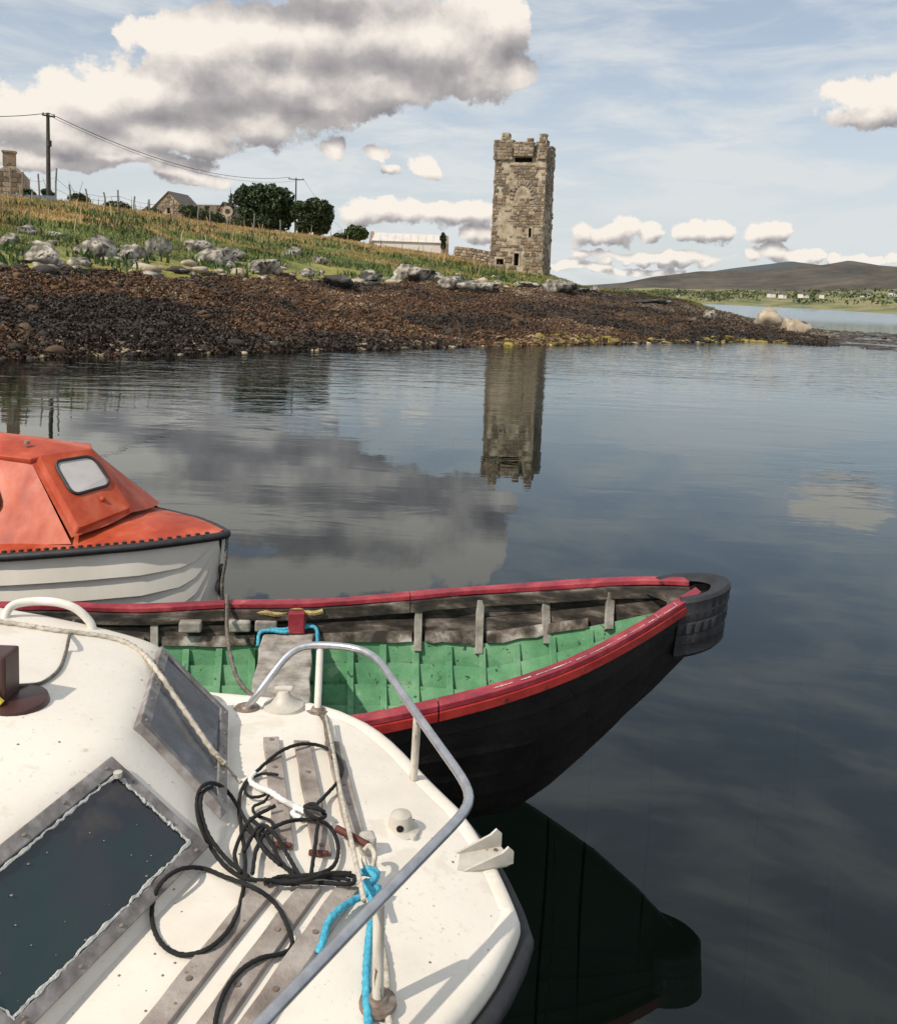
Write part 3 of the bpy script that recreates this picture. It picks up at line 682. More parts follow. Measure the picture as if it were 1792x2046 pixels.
def pb(px, py, rx, ry, D=122, px0=526, py0=464, ry2=None):   # blob in tree space from its frame extent
    return ((px-px0)*D/FPX, random.uniform(-.4, .4), (py0-py)*D/FPX, rx*D/FPX, (rx*.8)*D/FPX, ry*D/FPX)
b = place_gnd(526, 122, 464)
tree('evergreen_tree', b, [pb(497, 400, 27, 25), pb(545, 402, 36, 30), pb(520, 392, 28, 18), pb(560, 432, 24, 26), pb(500, 435, 22, 24), pb(535, 440, 26, 18), pb(572, 415, 14, 18)], 15000, .17, dkg, 'large dark evergreen tree on the ridge, the taller left one of the pair', stems=5, seed=3, th=.25)
b = place_gnd(626, 120, 470)
tree('evergreen_tree', b, [pb(*q, D=120, px0=626, py0=470) for q in ((605, 425, 22, 20), (632, 420, 28, 22), (650, 435, 14, 22), (645, 452, 15, 14), (610, 452, 20, 14), (625, 440, 24, 18))], 10000, .17, dkg+[(.05, .06, .02)], 'lower round evergreen tree just right of the taller one, on the ridge', stems=4, seed=5, th=.22)
b = place_gnd(711, 128, 484)
tree('round_bush', b, [pb(*q, D=128, px0=711, py0=484) for q in ((711, 466, 20, 15), (702, 470, 12, 10), (722, 470, 12, 10))], 3500, .14, [(.05, .08, .02), (.08, .11, .03)], 'small round green bush on the ridge beside the long pale shed', 'bush', 2, seed=6, th=.08)
b = place_gnd(683, 128, 480)
tree('low_bush', b, [pb(*q, D=128, px0=683, py0=480) for q in ((680, 473, 14, 6), (690, 475, 8, 5))], 1200, .12, dkg, 'very low dark bush between the round bush and the evergreen trees', 'bush', 2, seed=7, th=.05)
b = place_gnd(461, 118, 452)
tree('ragged_shrub', b, [pb(*q, D=118, px0=461, py0=452) for q in ((461, 400, 5, 10), (459, 415, 7, 9), (464, 425, 6, 8))], 350, .12, dkg, 'thin half dead shrub standing at the left edge of the big evergreen', 'shrub', 3, seed=8, th=.05)
b = place_gnd(884, 148, 508)
tree('ivy_growth', b, [pb(*q, D=148, px0=884, py0=508) for q in ((884, 476, 5, 10), (885, 490, 4, 9))], 700, .16, dkg, 'dark ivy clump climbing the right gable of the pale shed', 'ivy', 1, seed=9, th=.05)
hs = [(58, 388, 12, 7), (95, 386, 8, 6), (160, 398, 16, 8), (235, 412, 20, 7), (300, 424, 18, 8), (375, 420, 16, 10), (392, 428, 26, 12), (430, 436, 16, 12), (470, 448, 16, 8)]
for i, (px, py, rx, ry) in enumerate(hs):
    D = 86+i*4; b = place_gnd(px, D, py+8)
    tree('hedge_bush', b, [pb(px, py, rx, ry, D, px, py+8), pb(px+rx*.5, py+3, rx*.7, ry*.7, D, px, py+8)], 900, .13, dkg+[(.10, .11, .04)],
         ['low bush at the foot of the ruined cottage gable', 'small bush between the ruined gable and the near utility pole', 'scrubby bush on the ridge right of the near utility pole', 'dark scrub on the ridge midway between near pole and stone cottage',
          'scrub just left of the stone cottage', 'dark bush against the right wall of the stone cottage', 'wide dark bush on the ridge right of the stone cottage', 'dark bush in front of the tiny hut', 'dark bush at the foot of the ragged shrub'][i], 'bush', 1, 'scrub bushes along the ridge', 20+i, .04)

# ------------------------------------------------------------------ poles, wires, posts, signs
def upole(px, D, ybase, ytop, label, arm=1.1, r=.13, rot=0):
    c = place_gnd(px, D, ybase); H = place_gnd(px, D, ytop).z-c.z; c.z -= .4; H += .4
    e = empty('utility_pole', c, label, 'utility pole', 'wooden utility poles on the ridge', rot)
    p = MB(); p.tube([(0, 0, 0), (0, 0, H*.5), (0, 0, H)], lambda t: r*(1.15-.35*t), 10); local_build(p, 'pole', [mPole], e)
    a = MB(); a.box((0, -.12, H-.25), arm*2, .1, .12); local_build(a, 'crossarm', [mPole], e)
    tops = []
    for x in (-arm*.85, 0, arm*.85):
        i_ = MB(); i_.lathe([(0, 0), (.05, 0), (.03, .06), (.06, .1), (.04, .18), (0, .2)], (x, -.12, H-.19), 8); local_build(i_, 'insulator', [mPost], e); tops.append(total(e)@Vector((x, -.12, H)))
    return e, tops
p1, t1 = upole(98, 84, 398, 226, 'tall dark utility pole near the left edge of the photograph', .55, .17, .9)
kb = MB(); kb.box((0, -.2, 5.0), .28, .25, .5); local_build(kb, 'junction_box', [mPole], p1)
p2, t2 = upole(590, 135, 462, 355, 'far utility pole with wide crossarm rising behind the evergreen trees', 1.15, .12, .25)
far_pt = place_gnd(700, 190, 470); left_pt = place_gnd(-260, 70, 200)
def wire(a, b, sag, label, group=None, r=.022):
    pts = []
    for i in range(41):
        t = i/40; p = a.lerp(b, t); pts.append(p-Vector((0, 0, 4*sag*t*(1-t))))
    tag(MB().tube(pts, r, 5).build('overhead_wire', mWire), label, 'wire', group)
wire(t1[1], t2[0], 1.9, 'overhead wire sagging from the near pole to the far pole', r=.03)
wire(t1[2]+Vector((0, 0, -.35)), t2[2]+Vector((0, 0, -.25)), 2.1, 'second thinner wire hung just under the one between the two poles', r=.016)
wire(left_pt, t1[1], .6, 'overhead wire leaving the photograph at the left from the near pole', r=.03)
wire(t2[2], far_pt, 1.0, 'short wire dropping right from the far pole behind the bushes', r=.02)
fp = [(22, 386, 346, 90), (45, 386, 352, 90), (80, 392, 356, 88), (112, 393, 347, 86), (140, 396, 374, 86), (174, 402, 382, 86), (210, 405, 388, 88), (237, 411, 385, 88), (268, 415, 396, 90), (300, 421, 402, 92),
      (348, 428, 402, 94), (396, 440, 414, 96), (420, 445, 420, 98), (508, 455, 430, 100), (560, 463, 442, 104)]
proto = None
for i, (px, yb, yt, D) in enumerate(fp):
    c = place_gnd(px, D-6, yb+4); H = (yb+4-yt)/FPX*D
    lab = 'leaning grey fence post on the hilltop, ' + ['in front of the ruined gable', 'against the right side of the ruined gable', 'just left of the near utility pole', 'just right of the near utility pole', 'second right of the near utility pole',
       'third right of the near utility pole', 'fourth right of the near utility pole', 'tallest of the group left of the stone cottage', 'first left of the stone cottage scrub', 'at the left foot of the stone cottage', 'in front of the stone cottage gable',
       'right of the stone cottage wall', 'left of the tiny hut', 'in front of the large evergreen', 'under the right part of the large evergreen'][i]
    m_ = MB(); m_.tube([(0, 0, -.3), (random.uniform(-.06, .06), 0, H*.5), (random.uniform(-.12, .12), 0, H)], .075, 6); o = local_build(m_, 'fence_post', [mPost], None)
    o.location = c; tag(o, lab, 'fence post', 'fence posts along the ridge')
fw = MB()
for k in (.35, .75):
    fw.tube([place_gnd(px, D-6, yb+4)+Vector((0, 0, (yb-yt)/FPX*D*k)) for px, yb, yt, D in fp], .012, 4)
tag(fw.build('fence_wire', mWire), 'thin fence wire strung along the posts on the hilltop', 'fence wire')
c = place_gnd(455, 88, 462); e = empty('round_sign', c, 'round pale sign with a dark middle on a post in the golden grass', 'sign')
local_build(MB().tube([(0, 0, -.5), (0, 0, 1.4)], .06, 8), 'post', [mPost], e)
R90 = Matrix.Rotation(PI/2, 3, 'X')
local_build(MB().lathe([(0, .03), (.5, .03), (.5, -.03), (0, -.03)], (0, -.05, 1.85), 24, R=R90), 'disc', [mRockPale], e)
local_build(MB().lathe([(0, .045), (.24, .045), (.24, .0), (0, 0)], (0, -.05, 1.85), 20, R=R90), 'centre', [mRockDark], e)
c = place_gnd(55, 84, 404); e = empty('blue_panel_fence', c, 'low blue grey sheet fence at the left end of the hilltop', 'fence', rz=.05)
for i in range(5):
    local_build(MB().box((-2.2+i*1.0, 0, .25), .96, .06, .75), 'panel', [mBlueSheet], e)

# ------------------------------------------------------------------ far shore houses
for i, (px, py, wd, lab) in enumerate(((1353, 591, 7, 'tiny white house on the far shore, leftmost one'), (1540, 592, 8, 'white far shore house below the middle of the brown hill'), (1562, 594, 6, 'smaller white far shore house beside the one below the hill'),
        (1604, 593, 10, 'white far shore house in front of dark trees, right of the hill centre'), (1640, 594, 5, 'tiny pale far shore hut, third from the right'), (1727, 591, 9, 'white far shore house second from the right edge'), (1782, 590, 8, 'white far shore house at the right edge'))):
    D = 560 if px > 1400 else 800; wd *= .55; c = place_gnd(px, D, py+3)
    e = empty('far_house', c, lab, 'house', 'white houses on the far shore', random.uniform(-.3, .3)); k = wd*.75
    local_build(MB().box((0, 0, 1.4), k, 5, 2.4), 'wall', [mWhiteWall], e)
    local_build(MB().add([(-k/2-.2, -2.8, 2.5), (k/2+.2, -2.8, 2.5), (k/2+.2, 0, 3.9), (-k/2-.2, 0, 3.9), (-k/2-.2, 2.8, 2.5), (k/2+.2, 2.8, 2.5)], [(0, 1, 2, 3), (3, 2, 5, 4), (0, 3, 4), (1, 5, 2)]), 'roof', [mSlate], e)
r = np.random.default_rng(4); V, F, C_ = [], [], []; k = 0
bl = []
for i in range(520):
    px = r.uniform(1230, 2000); D = r.uniform(380 if px > 1600 else 640, 1000); y = np.interp(px, [1230, 1400, 1600, 1792, 2000], [590, 597, 602, 606, 616])-r.random()**1.3*np.interp(px, [1230, 1600, 1792], [10, 22, 26])
    c = place_gnd(px, D, y); s = r.uniform(.8, 3.6)*D/700; bl.append((c.x, c.y, c.z, s*r.uniform(1.2, 3.2), s, s*.5))
q, f, c_ = leaf_cloud(bl, 20000, .6, [(.045, .06, .022), (.07, .09, .03), (.11, .12, .045)], 11)
tag(npmesh('far_woodland', q, f, mLeaf, c_), 'scattered dark trees and hedges over the far shore fields', 'woodland', kind='stuff')

# ------------------------------------------------------------------ rocks
def ico(sub):
    bm = bmesh.new(); bmesh.ops.create_icosphere(bm, subdivisions=sub, radius=1); v = np.array([q.co[:] for q in bm.verts]); f = np.array([[q.index for q in g_.verts] for g_ in bm.faces]); bm.free(); return v, f
I1, I2, I3 = ico(1), ico(2), ico(3)
def rockv(v, seed, planes=9, flat=.75):
    r = np.random.default_rng(seed); p = v.copy()
    for _ in range(planes):
        n = r.normal(size=3); n /= np.linalg.norm(n); d = r.uniform(.45, .85); t = p@n-d; p = p-np.clip(t, 0, None)[:, None]*n
    p += r.normal(size=p.shape)*.025
    p[:, 2] *= flat; return p
# named boulders: frame x, y of centre, half width, half height (px), distance, kind, label
BO = [(195, 497, 46, 26, 43, 'g', 'largest grey boulder on the left, dark hollow under its pale top'), (312, 497, 20, 20, 45, 'p', 'pointed pale boulder standing in the grass right of the largest one'),
      (85, 515, 32, 20, 40, 'g', 'broad grey boulder left of the largest one, on the weed edge'), (260, 508, 22, 18, 43, 'g', 'brownish grey boulder touching the right side of the largest one'),
      (400, 492, 28, 15, 50, 'g', 'flat topped boulder at the upper left of the middle outcrop'), (430, 515, 40, 20, 49, 'g', 'widest slab of the middle outcrop, pale with grey cracks'),
      (468, 508, 24, 16, 51, 'p', 'pale rounded block in the centre of the middle outcrop'), (530, 530, 30, 17, 50, 'g', 'grey boulder at the right end of the middle outcrop'),
      (683, 563, 27, 17, 54, 'd', 'black wedge shaped boulder with a white top, left of the pair'), (735, 556, 18, 12, 56, 'd', 'smaller black boulder with a white top, right of the pair'),
      (825, 548, 36, 20, 60, 'g', 'big cracked grey boulder below the pale shed'), (905, 566, 30, 12, 61, 'g', 'long light boulder to the right of the cracked one'),
      (870, 556, 16, 12, 62, 'p', 'pale boulder tucked behind the cracked one'), (955, 572, 30, 14, 62, 'g', 'light slab below the field wall'), (1050, 568, 28, 9, 70, 'p', 'white low rock directly below the tower doorway'),
      (1115, 574, 30, 12, 72, 'g', 'grey slab at the right foot of the tower mound'), (1155, 580, 18, 8, 76, 'd', 'dark shelf rock right of the tower mound'), (1190, 578, 8, 9, 84, 'p', 'small upright pale stone on the spit skyline'),
      (1530, 640, 27, 17, 70, 'b', 'large buff rock at the end of the spit, left of the pair'), (1585, 652, 24, 19, 68, 'b', 'pointed buff rock at the end of the spit, right of the pair'), (1300, 603, 34, 7, 78, 'd', 'dark flat ledge on the spit skyline'),
      (1415, 628, 14, 12, 74, 'g', 'pale upright rock on the slope of the spit'), (610, 548, 12, 8, 56, 'p', 'white small boulder on the turf left of the black pair'), (640, 545, 9, 6, 57, 'p', 'white stone beside the small white boulder on the turf'),
      (20, 480, 16, 9, 47, 'g', 'grey stone in the grass at the left edge'), (55, 462, 18, 8, 52, 'g', 'flat stone high in the grass near the left edge'), (110, 470, 24, 9, 50, 'p', 'pale flat slab in the grass above the broad boulder'),
      (585, 505, 16, 12, 60, 'p', 'pale stone in the grass above the middle outcrop'), (640, 520, 12, 12, 60, 'p', 'pale upright stone in the grass between outcrop and black pair'), (365, 540, 20, 8, 47, 'd', 'dark low rock on the turf strip under the middle outcrop')]
mk = {'g': mRock, 'p': mRock, 'd': mRockDark, 'b': mRockPale}
def ground_at(px, py, lo=24., hi=112.):
    q = ray(px, py); hz_ = math.hypot(q.x, q.y); sl_ = q.z/hz_; b_ = math.atan2(q.x, q.y)
    D = np.linspace(lo, hi, 900); z = height(np.full_like(D, b_), D); k = np.nonzero(z >= CAM_H+sl_*D)[0]
    D = float(D[k[0]]) if len(k) else None
    return D
def boulder(px, py, hw, hh, D, kind, label, group=None, seed=0):
    D = ground_at(px, py+hh*.62) or D; D = min(D, 100.); c = place_gnd(px, D, py+hh*.1); k = D/FPX; z0 = groundxy(c.x, c.y)
    v = rockv(I3[0], seed, 17, 1.)
    v += np.stack([fbm(v[:, 1]*2.2+seed, v[:, 2]*2.2, 3)]*3, 1)*v*.32
    v += np.stack([np.abs(fbm(v[:, 0]*3.7+seed*1.3, v[:, 1]*3.7+v[:, 2]*2, 3))]*3, 1)*v*-.45
    v = v*np.array([hw*k*1.6, hw*k*1.1, max(hh*k*1.5, .1)])
    ang = math.atan2(c.x, c.y); ca, sa = math.cos(-ang), math.sin(-ang); v = np.stack([v[:, 0]*ca-v[:, 1]*sa, v[:, 0]*sa+v[:, 1]*ca, v[:, 2]], 1)
    lo = min(z0-.15, c.z-hh*k); v[:, 2] = np.where(v[:, 2] < 0, v[:, 2]*max(1., (c.z-lo)/(hh*k*1.1)), v[:, 2])
    o = npmesh('boulder', v, I3[1], mk[kind]); o.location = c
    return tag(o, label, 'boulder', group)
for i, q in enumerate(BO): boulder(*q, seed=100+i)
r = np.random.default_rng(12)
for i in range(120):                                   # smaller stones along the grass edge
    px = r.uniform(-60, 1130); b_ = ray(px, 600).x/ray(px, 600).y; Dq = float(np.interp(math.atan(b_), hb, np.array(hDs)))+abs(r.normal())*4.5+.4-r.random()*1.5
    c = gp(px, Dq, .05); s = r.uniform(.16, .5)*(1.25 if r.random() < .25 else 1)
    v = rockv(I2[0], 300+i, 8, .7)*np.array([s*r.uniform(1, 1.7), s, s*r.uniform(.7, 1)])
    o = npmesh('shore_stone', v, I2[1], [mRock, mRock, mRock, mRockDark, mRockPale][r.integers(5)]); o.location = c; o.rotation_euler = (0, 0, r.uniform(0, 6))
    tag(o, 'small angular grey stone lying loose where the grass meets the seaweed', 'stone', 'loose stones along the grass edge')
def scatter(name, n, pos, smin, smax, tmpl, cols, mat, label, cat, flat=.6, seed=0, power=2.2):
    r = np.random.default_rng(seed); V = []; F = []; C_ = []; nv = len(tmpl[0][0]); k = 0
    s = smin+(smax-smin)*r.random(n)**power; ang = r.random(n)*6.28; ti = r.integers(0, len(tmpl), n); ci = cols(pos, r)
    base = np.stack([t[0] for t in tmpl])[ti]; sc = np.stack([s*(1+.7*r.random(n)), s, s*flat*(.6+.7*r.random(n))], 1)
    v = base*sc[:, None, :]; ca, sa = np.cos(ang)[:, None], np.sin(ang)[:, None]
    v = np.stack([v[..., 0]*ca-v[..., 1]*sa, v[..., 0]*sa+v[..., 1]*ca, v[..., 2]], -1)+pos[:, None, :]
    f = (tmpl[0][1][None]+(np.arange(n)*nv)[:, None, None]).reshape(-1, 3)
    return tag(npmesh(name, v.reshape(-1, 3), f, mat, np.repeat(ci, nv, 0)), label, cat, kind='stuff')
T1 = [(rockv(I1[0], 500+i, 5, 1.), I1[1]) for i in range(12)]; T2 = [(rockv(I2[0], 520+i, 9, 1.), I2[1]) for i in range(10)]
def randpos(n, t0, t1, seed, b0=-.62, b1=.56, grassy=False, power=1.):
    r = np.random.default_rng(seed); b = r.uniform(b0, b1, n); Dw, Ds, zs, Dr, zr = prof(b); t = t0+(t1-t0)*r.random(n)**power
    D = (Ds+(Dr-Ds)*t) if grassy else (Dw+(Ds-Dw)*t); z = height(b, D); return np.stack([D*np.sin(b), D*np.cos(b), z], 1), b, t
pal = np.array([(.020, .015, .011), (.035, .024, .015), (.075, .042, .020), (.115, .060, .024), (.16, .10, .05), (.05, .038, .025), (.10, .07, .04), (.24, .19, .13)])
def weedcol(pos, r):
    m = fbm(pos[:, 0]*.16, pos[:, 1]*.22, 3, 3); w_ = .18+.62*r.random(len(pos))+m*1.25
    right = np.clip((pos[:, 0]-3)/14, 0, 1)
    idx = np.where(w_ < .25, 0, np.where(w_ < .42, 1, np.where(w_ < .62, 2, np.where(w_ < .82, 3, np.where(w_ < .92, 5, np.where(w_ < .975, 6, 7))))))
    c = pal[idx]; return c*(1-right[:, None]*np.array([.45, .35, .2]))*(.8+.5*r.random((len(pos), 1)))
T2 = [(rockv(I2[0], 520+i, 18, 1.), I2[1]) for i in range(14)]
pos, b_, t_ = randpos(7500, -.06, 1.07, 21, -.62, .405); scatter('weedy_rocks', 7500, pos, .07, .27, T2, weedcol, mStuff, 'tumbled stones covered with brown seaweed between water and grass', 'rocks', seed=22, flat=.75, power=3.)
pos, b_, t_ = randpos(22000, -.12, 1.05, 23, -.62, .41); scatter('shingle', 22000, pos, .05, .17, T1, weedcol, mStuff, 'small wet stones and shingle of the foreshore', 'stones', seed=24)
def palecol(pos, r): return np.array([.34, .27, .17])*(.5+.9*r.random((len(pos), 1)))
pos, b_, t_ = randpos(900, -.05, .07, 25, -.62, .30); scatter('waterline_stones', 900, pos, .08, .26, T2, palecol, mStuff, 'pale ochre stones along the waterline', 'stones', seed=26, flat=.45)
def ycol(pos, r): return np.array([.20, .15, .03])*(.6+.8*r.random((len(pos), 1)))
pos, b_, t_ = randpos(420, -.03, .06, 27, .06, .36); scatter('yellow_weed', 420, pos, .12, .35, T2, ycol, mStuff, 'yellow weed clumps at the waterline below the spit', 'seaweed', seed=28, flat=.5)
# low reef breaking the surface right of the spit
r = np.random.default_rng(31); n = 5200; b = r.uniform(.36, .66, n); D = 44+38*r.random(n)**.8; D = np.where((b < .42) & (D < 56), D+12, D)
pos = np.stack([D*np.sin(b), D*np.cos(b), -.07+.09*r.random(n)], 1); pos = pos[fbm(pos[:, 0]*.12, pos[:, 1]*.22, 3, 4) > -.10]; n = len(pos)
def reefcol(p, r): return np.array([.05, .04, .033])*(.5+1.3*r.random((len(p), 1)))
scatter('reef_weed', n, pos, .10, .42, T2, reefcol, mStuff, 'low weedy reef just breaking the water right of the spit', 'seaweed', seed=32, flat=.25)
# fronds: short curved cards lying over the stones
def blades(name, n, pos, h0, h1, w, cols, mat, label, cat, lean=.5, seed=0):
    r = np.random.default_rng(seed); h = (h0+(h1-h0)*r.random(n)); a = r.random(n)*6.28; dx, dy = np.cos(a), np.sin(a); la = r.random(n)*6.28; ln = lean*h*r.random(n)
    W2 = w*(.6+.8*r.random(n)); p = pos; top = p+np.stack([np.cos(la)*ln, np.sin(la)*ln, h*(1-.25*lean)], 1); mid = (p+top)/2+np.stack([-np.cos(la)*ln*.2, -np.sin(la)*ln*.2, h*.12], 1)
    o = np.stack([dx*W2, dy*W2, 0*W2], 1); v = np.stack([p-o, p+o, mid+o*.8, top, mid-o*.8], 1)
    f = np.array([[0, 1, 2], [0, 2, 4], [4, 2, 3]]); f = (f[None]+(np.arange(n)*5)[:, None, None]).reshape(-1, 3)
    return tag(npmesh(name, v.reshape(-1, 3), f, mat, np.repeat(cols, 5, 0)), label, cat, kind='stuff')
pos, b_, t_ = randpos(220000, -.04, 1.02, 41, -.62, .40, False, 1.25); r = np.random.default_rng(42); wc = weedcol(pos, r)*np.array([1.3, 1.08, .9])
pos[:, 2] += .10*r.random(len(pos)); blades('bladder_wrack', 220000, pos, .04, .17, .032, wc, mWeed, 'brown bladder wrack hanging over the foreshore stones', 'seaweed', 1.9, 43)
pos, b_, t_ = randpos(120000, .0, 1.06, 45, -.62, .285, True, 1.1); pos[:, 2] -= .05; r = np.random.default_rng(46)
nz_ = fbm(pos[:, 0]*.22, pos[:, 1]*.22, 4, 2); gm = np.clip((t_-.34+nz_*.9+r.normal(size=len(t_))*.1)*3, 0, 1)[:, None]
rt = np.clip((pos[:, 0]/pos[:, 1]-.03)*20, 0, 1)[:, None]; gm = gm*(1-rt*.75)
dark = (fbm(pos[:, 0]*.4, pos[:, 1]*.4, 3, 5) > .2)[:, None]
gc = np.array([.15, .175, .042])*(1-gm)+np.array([.34, .225, .080])*gm; gc = np.where(dark & (t_[:, None] < .45), gc*.5, gc)*(.6+.8*r.random((len(t_), 1)))
tf = (t_ < .15+nz_*.12)[:, None]; gc = np.where(tf, np.array([.25, .225, .05])*(.7+.6*r.random((len(t_), 1))), gc)
keep = (t_ > .02) & (~tf[:, 0] | (r.random(len(t_)) < .5)); pos[:, 2] -= np.where(tf[:, 0], .14, 0); blades('hill_grass', int(keep.sum()), pos[keep], .10, .42, .022, gc[keep], mBlade, 'tall green and golden grass covering the headland slope', 'grass', .8, 47)
pos, b_, t_ = randpos(16000, .03, .8, 48, -.62, .10, True, 1.); m_ = fbm(pos[:, 0]*.3, pos[:, 1]*.3, 3, 5) > .12; pos = pos[m_]; r = np.random.default_rng(49)
blades('nettle_patches', len(pos), pos, .15, .6, .06, np.array([.045, .085, .018])*(.5+r.random((len(pos), 1))), mBlade, 'dark green nettles and bracken patches between the boulders', 'undergrowth', .6, 50)
pos, b_, t_ = randpos(230, .3, 1.05, 51, -.62, .1, True); r = np.random.default_rng(52)
blades('tall_stalks', len(pos), pos, .8, 1.5, .05, np.array([.33, .25, .13])*(.5+.8*r.random((len(pos), 1))), mBlade, 'tall dry dock stalks standing out of the grass', 'grass', .3, 53)

# ================================================================== wooden rowing boat
class Frame:
    """boat frame: s aft from the bow, b to the far side, z up"""
    def __init__(f, O, a): f.O = Vector((*O, 0)); f.a = Vector((*a, 0)).normalized(); f.b = Vector((-f.a.y, f.a.x, 0)); f.b = -f.b if f.b.y < 0 else f.b
    def __call__(f, s, b, z): return f.O+f.a*s+f.b*b+Vector((0, 0, z))
    def inv(f, p): d = Vector((p.x, p.y, 0))-f.O; return d.dot(f.a), d.dot(f.b), p.z
RB = Frame((1.12, 3.66), (-.99, -.135)); RL = 4.3
rowboat = empty('rowing_boat', RB(0, 0, 0)+RB.a*2, 'black and red wooden rowing boat with green inside, between the two cabin boats', 'boat')
hB = lambda s: sinterp(s, [0, .06, .18, .5, .85, 1.1, 1.35, 1.6, 2.0, 2.5, 3.2, 4.3], [.028, .075, .155, .365, .50, .545, .59, .615, .655, .68, .67, .45])
zG = lambda s: sinterp(s, [0, .1, .2, .35, .5, .75, 1, 1.25, 1.5, 2, 2.5, 4.3], [.895, .875, .855, .82, .785, .73, .685, .65, .622, .59, .575, .62])
zK = lambda s: interp(s, [0, .06, .12, .25, .45, .65, .82, 1.0, 1.3, 4.3], [.76, .67, .60, .46, .275, .125, .004, .012, .026, .03])
def sec(s, v, off=0.):
    """point of the hull section at height parameter v (0 gunwale, 1 keel); off moves it inboard"""
    k = min(1, s/1.3); al = 1.25-.68*k; be = .95+.3*k
    y = hB(s)*math.cos(v*PI/2)**al if v < 1 else 0.; z = zG(s)-(zG(s)-zK(s))*math.sin(v*PI/2)**be
    if off:
        y = max(y-off*(math.cos(v*PI/2)*.8+.2), 0.0); z += off*math.sin(v*PI/2)
    return y, z
ST = [0.0, .03, .07, .12, .2, .3, .42, .55, .7, .85]+[1+.12*i for i in range(28)]
NS_ = 9; vs_ = [0, .13, .25, .36, .47, .58, .68, .78, .88, 1.]
rowin = [mDarkWood, mDarkWood]+[mGreen]*7
for sd in (1, -1):
    for j in range(NS_):
        v0, v1 = vs_[j], min(vs_[j+1]+.006, 1.); m_ = MB(); ro, ri = [], []
        for s in ST:
            y0, z0 = sec(s, v0, .011); y1, z1 = sec(s, v1); y0i, z0i = sec(s, v0, .034); y1i, z1i = sec(s, v1, .014)
            if s < .02: y0, y1, y0i, y1i = [min(q, .02) for q in (y0, y1, y0i, y1i)]
            ro.append([RB(s, sd*y0, z0), RB(s, sd*y1, z1)]); ri.append([RB(s, sd*y0i, z0i), RB(s, sd*y1i, z1i)])
        m_.grid(ro, 0); m_.grid(ri, 1)
        m_.grid([[a[0], b[0]] for a, b in zip(ro, ri)], 0); m_.grid([[a[1], b[1]] for a, b in zip(ro, ri)], 1)
        m_.build('strake', [mBlack, rowin[j]], rowboat, smooth=True, angle=50)
mRiser = M('peeling_riser', [(.38, (.03, .024, .018)), (.5, (.14, .11, .09)), (.6, (.36, .33, .30)), (.7, (.58, .56, .52))], .85, 9., bump=.003, detail=8)
# stem, keel and underwater body
m_ = MB(); rows = []
for s in [0, .04, .08, .12, .18, .25, .35, .45, .55, .65, .75, .85, 1.0]:
    z = zK(s); rows.append([RB(s-.035, -.02, z-.0), RB(s-.035, .02, z), RB(s+.05, .02, z+.04), RB(s+.05, -.02, z+.04)])
rows = [[RB(-.035, -.02, .905), RB(-.035, .02, .905), RB(.05, .02, .905), RB(.05, -.02, .905)]]+rows
m_.grid(rows, 0, True); m_.build('stem_post', [mBlack], rowboat)
m_ = MB(); up, lo = [], []
for s in np.linspace(1.0, 4.3, 30):
    hw = hB(s)*.62*min(1, (s-.9)/.9); up.append((s, hw)); 
ring = [(s, w_) for s, w_ in up]+[(s, -w_) for s, w_ in reversed(up)]
A = [RB(s, w_, .05+.0*s) for s, w_ in ring]; B_ = [RB(s+(.05 if s < 1 else 0), w_*.8, -.14) for s, w_ in ring]; n = len(ring)
m_.add(A+B_, [(i, (i+1) % n, (i+1) % n+n, i+n) for i in range(n)]+[tuple(range(n, 2*n))]); m_.build('keel', [mBlack], rowboat)
m_ = MB(); m_.quad(RB(4.3, -.45, .7), RB(4.3, .45, .7), RB(4.3, .2, .03), RB(4.3, -.2, .03)); m_.build('transom', [mBlack], rowboat)
# bottom boards
for k in range(7):
    b0 = -.33+k*.095; m_ = MB(); rows = []
    for s in np.linspace(1.25, 4.25, 16):
        f_ = min(1, hB(s)/.6)*min(1, (s-.9)/.8); rows.append([RB(s, b0*f_, .083), RB(s, (b0+.088)*f_, .083), RB(s, (b0+.088)*f_, .066), RB(s, b0*f_, .066)])
    m_.grid(rows, 0, True); m_.build('bottom_board', [mGreen], rowboat)
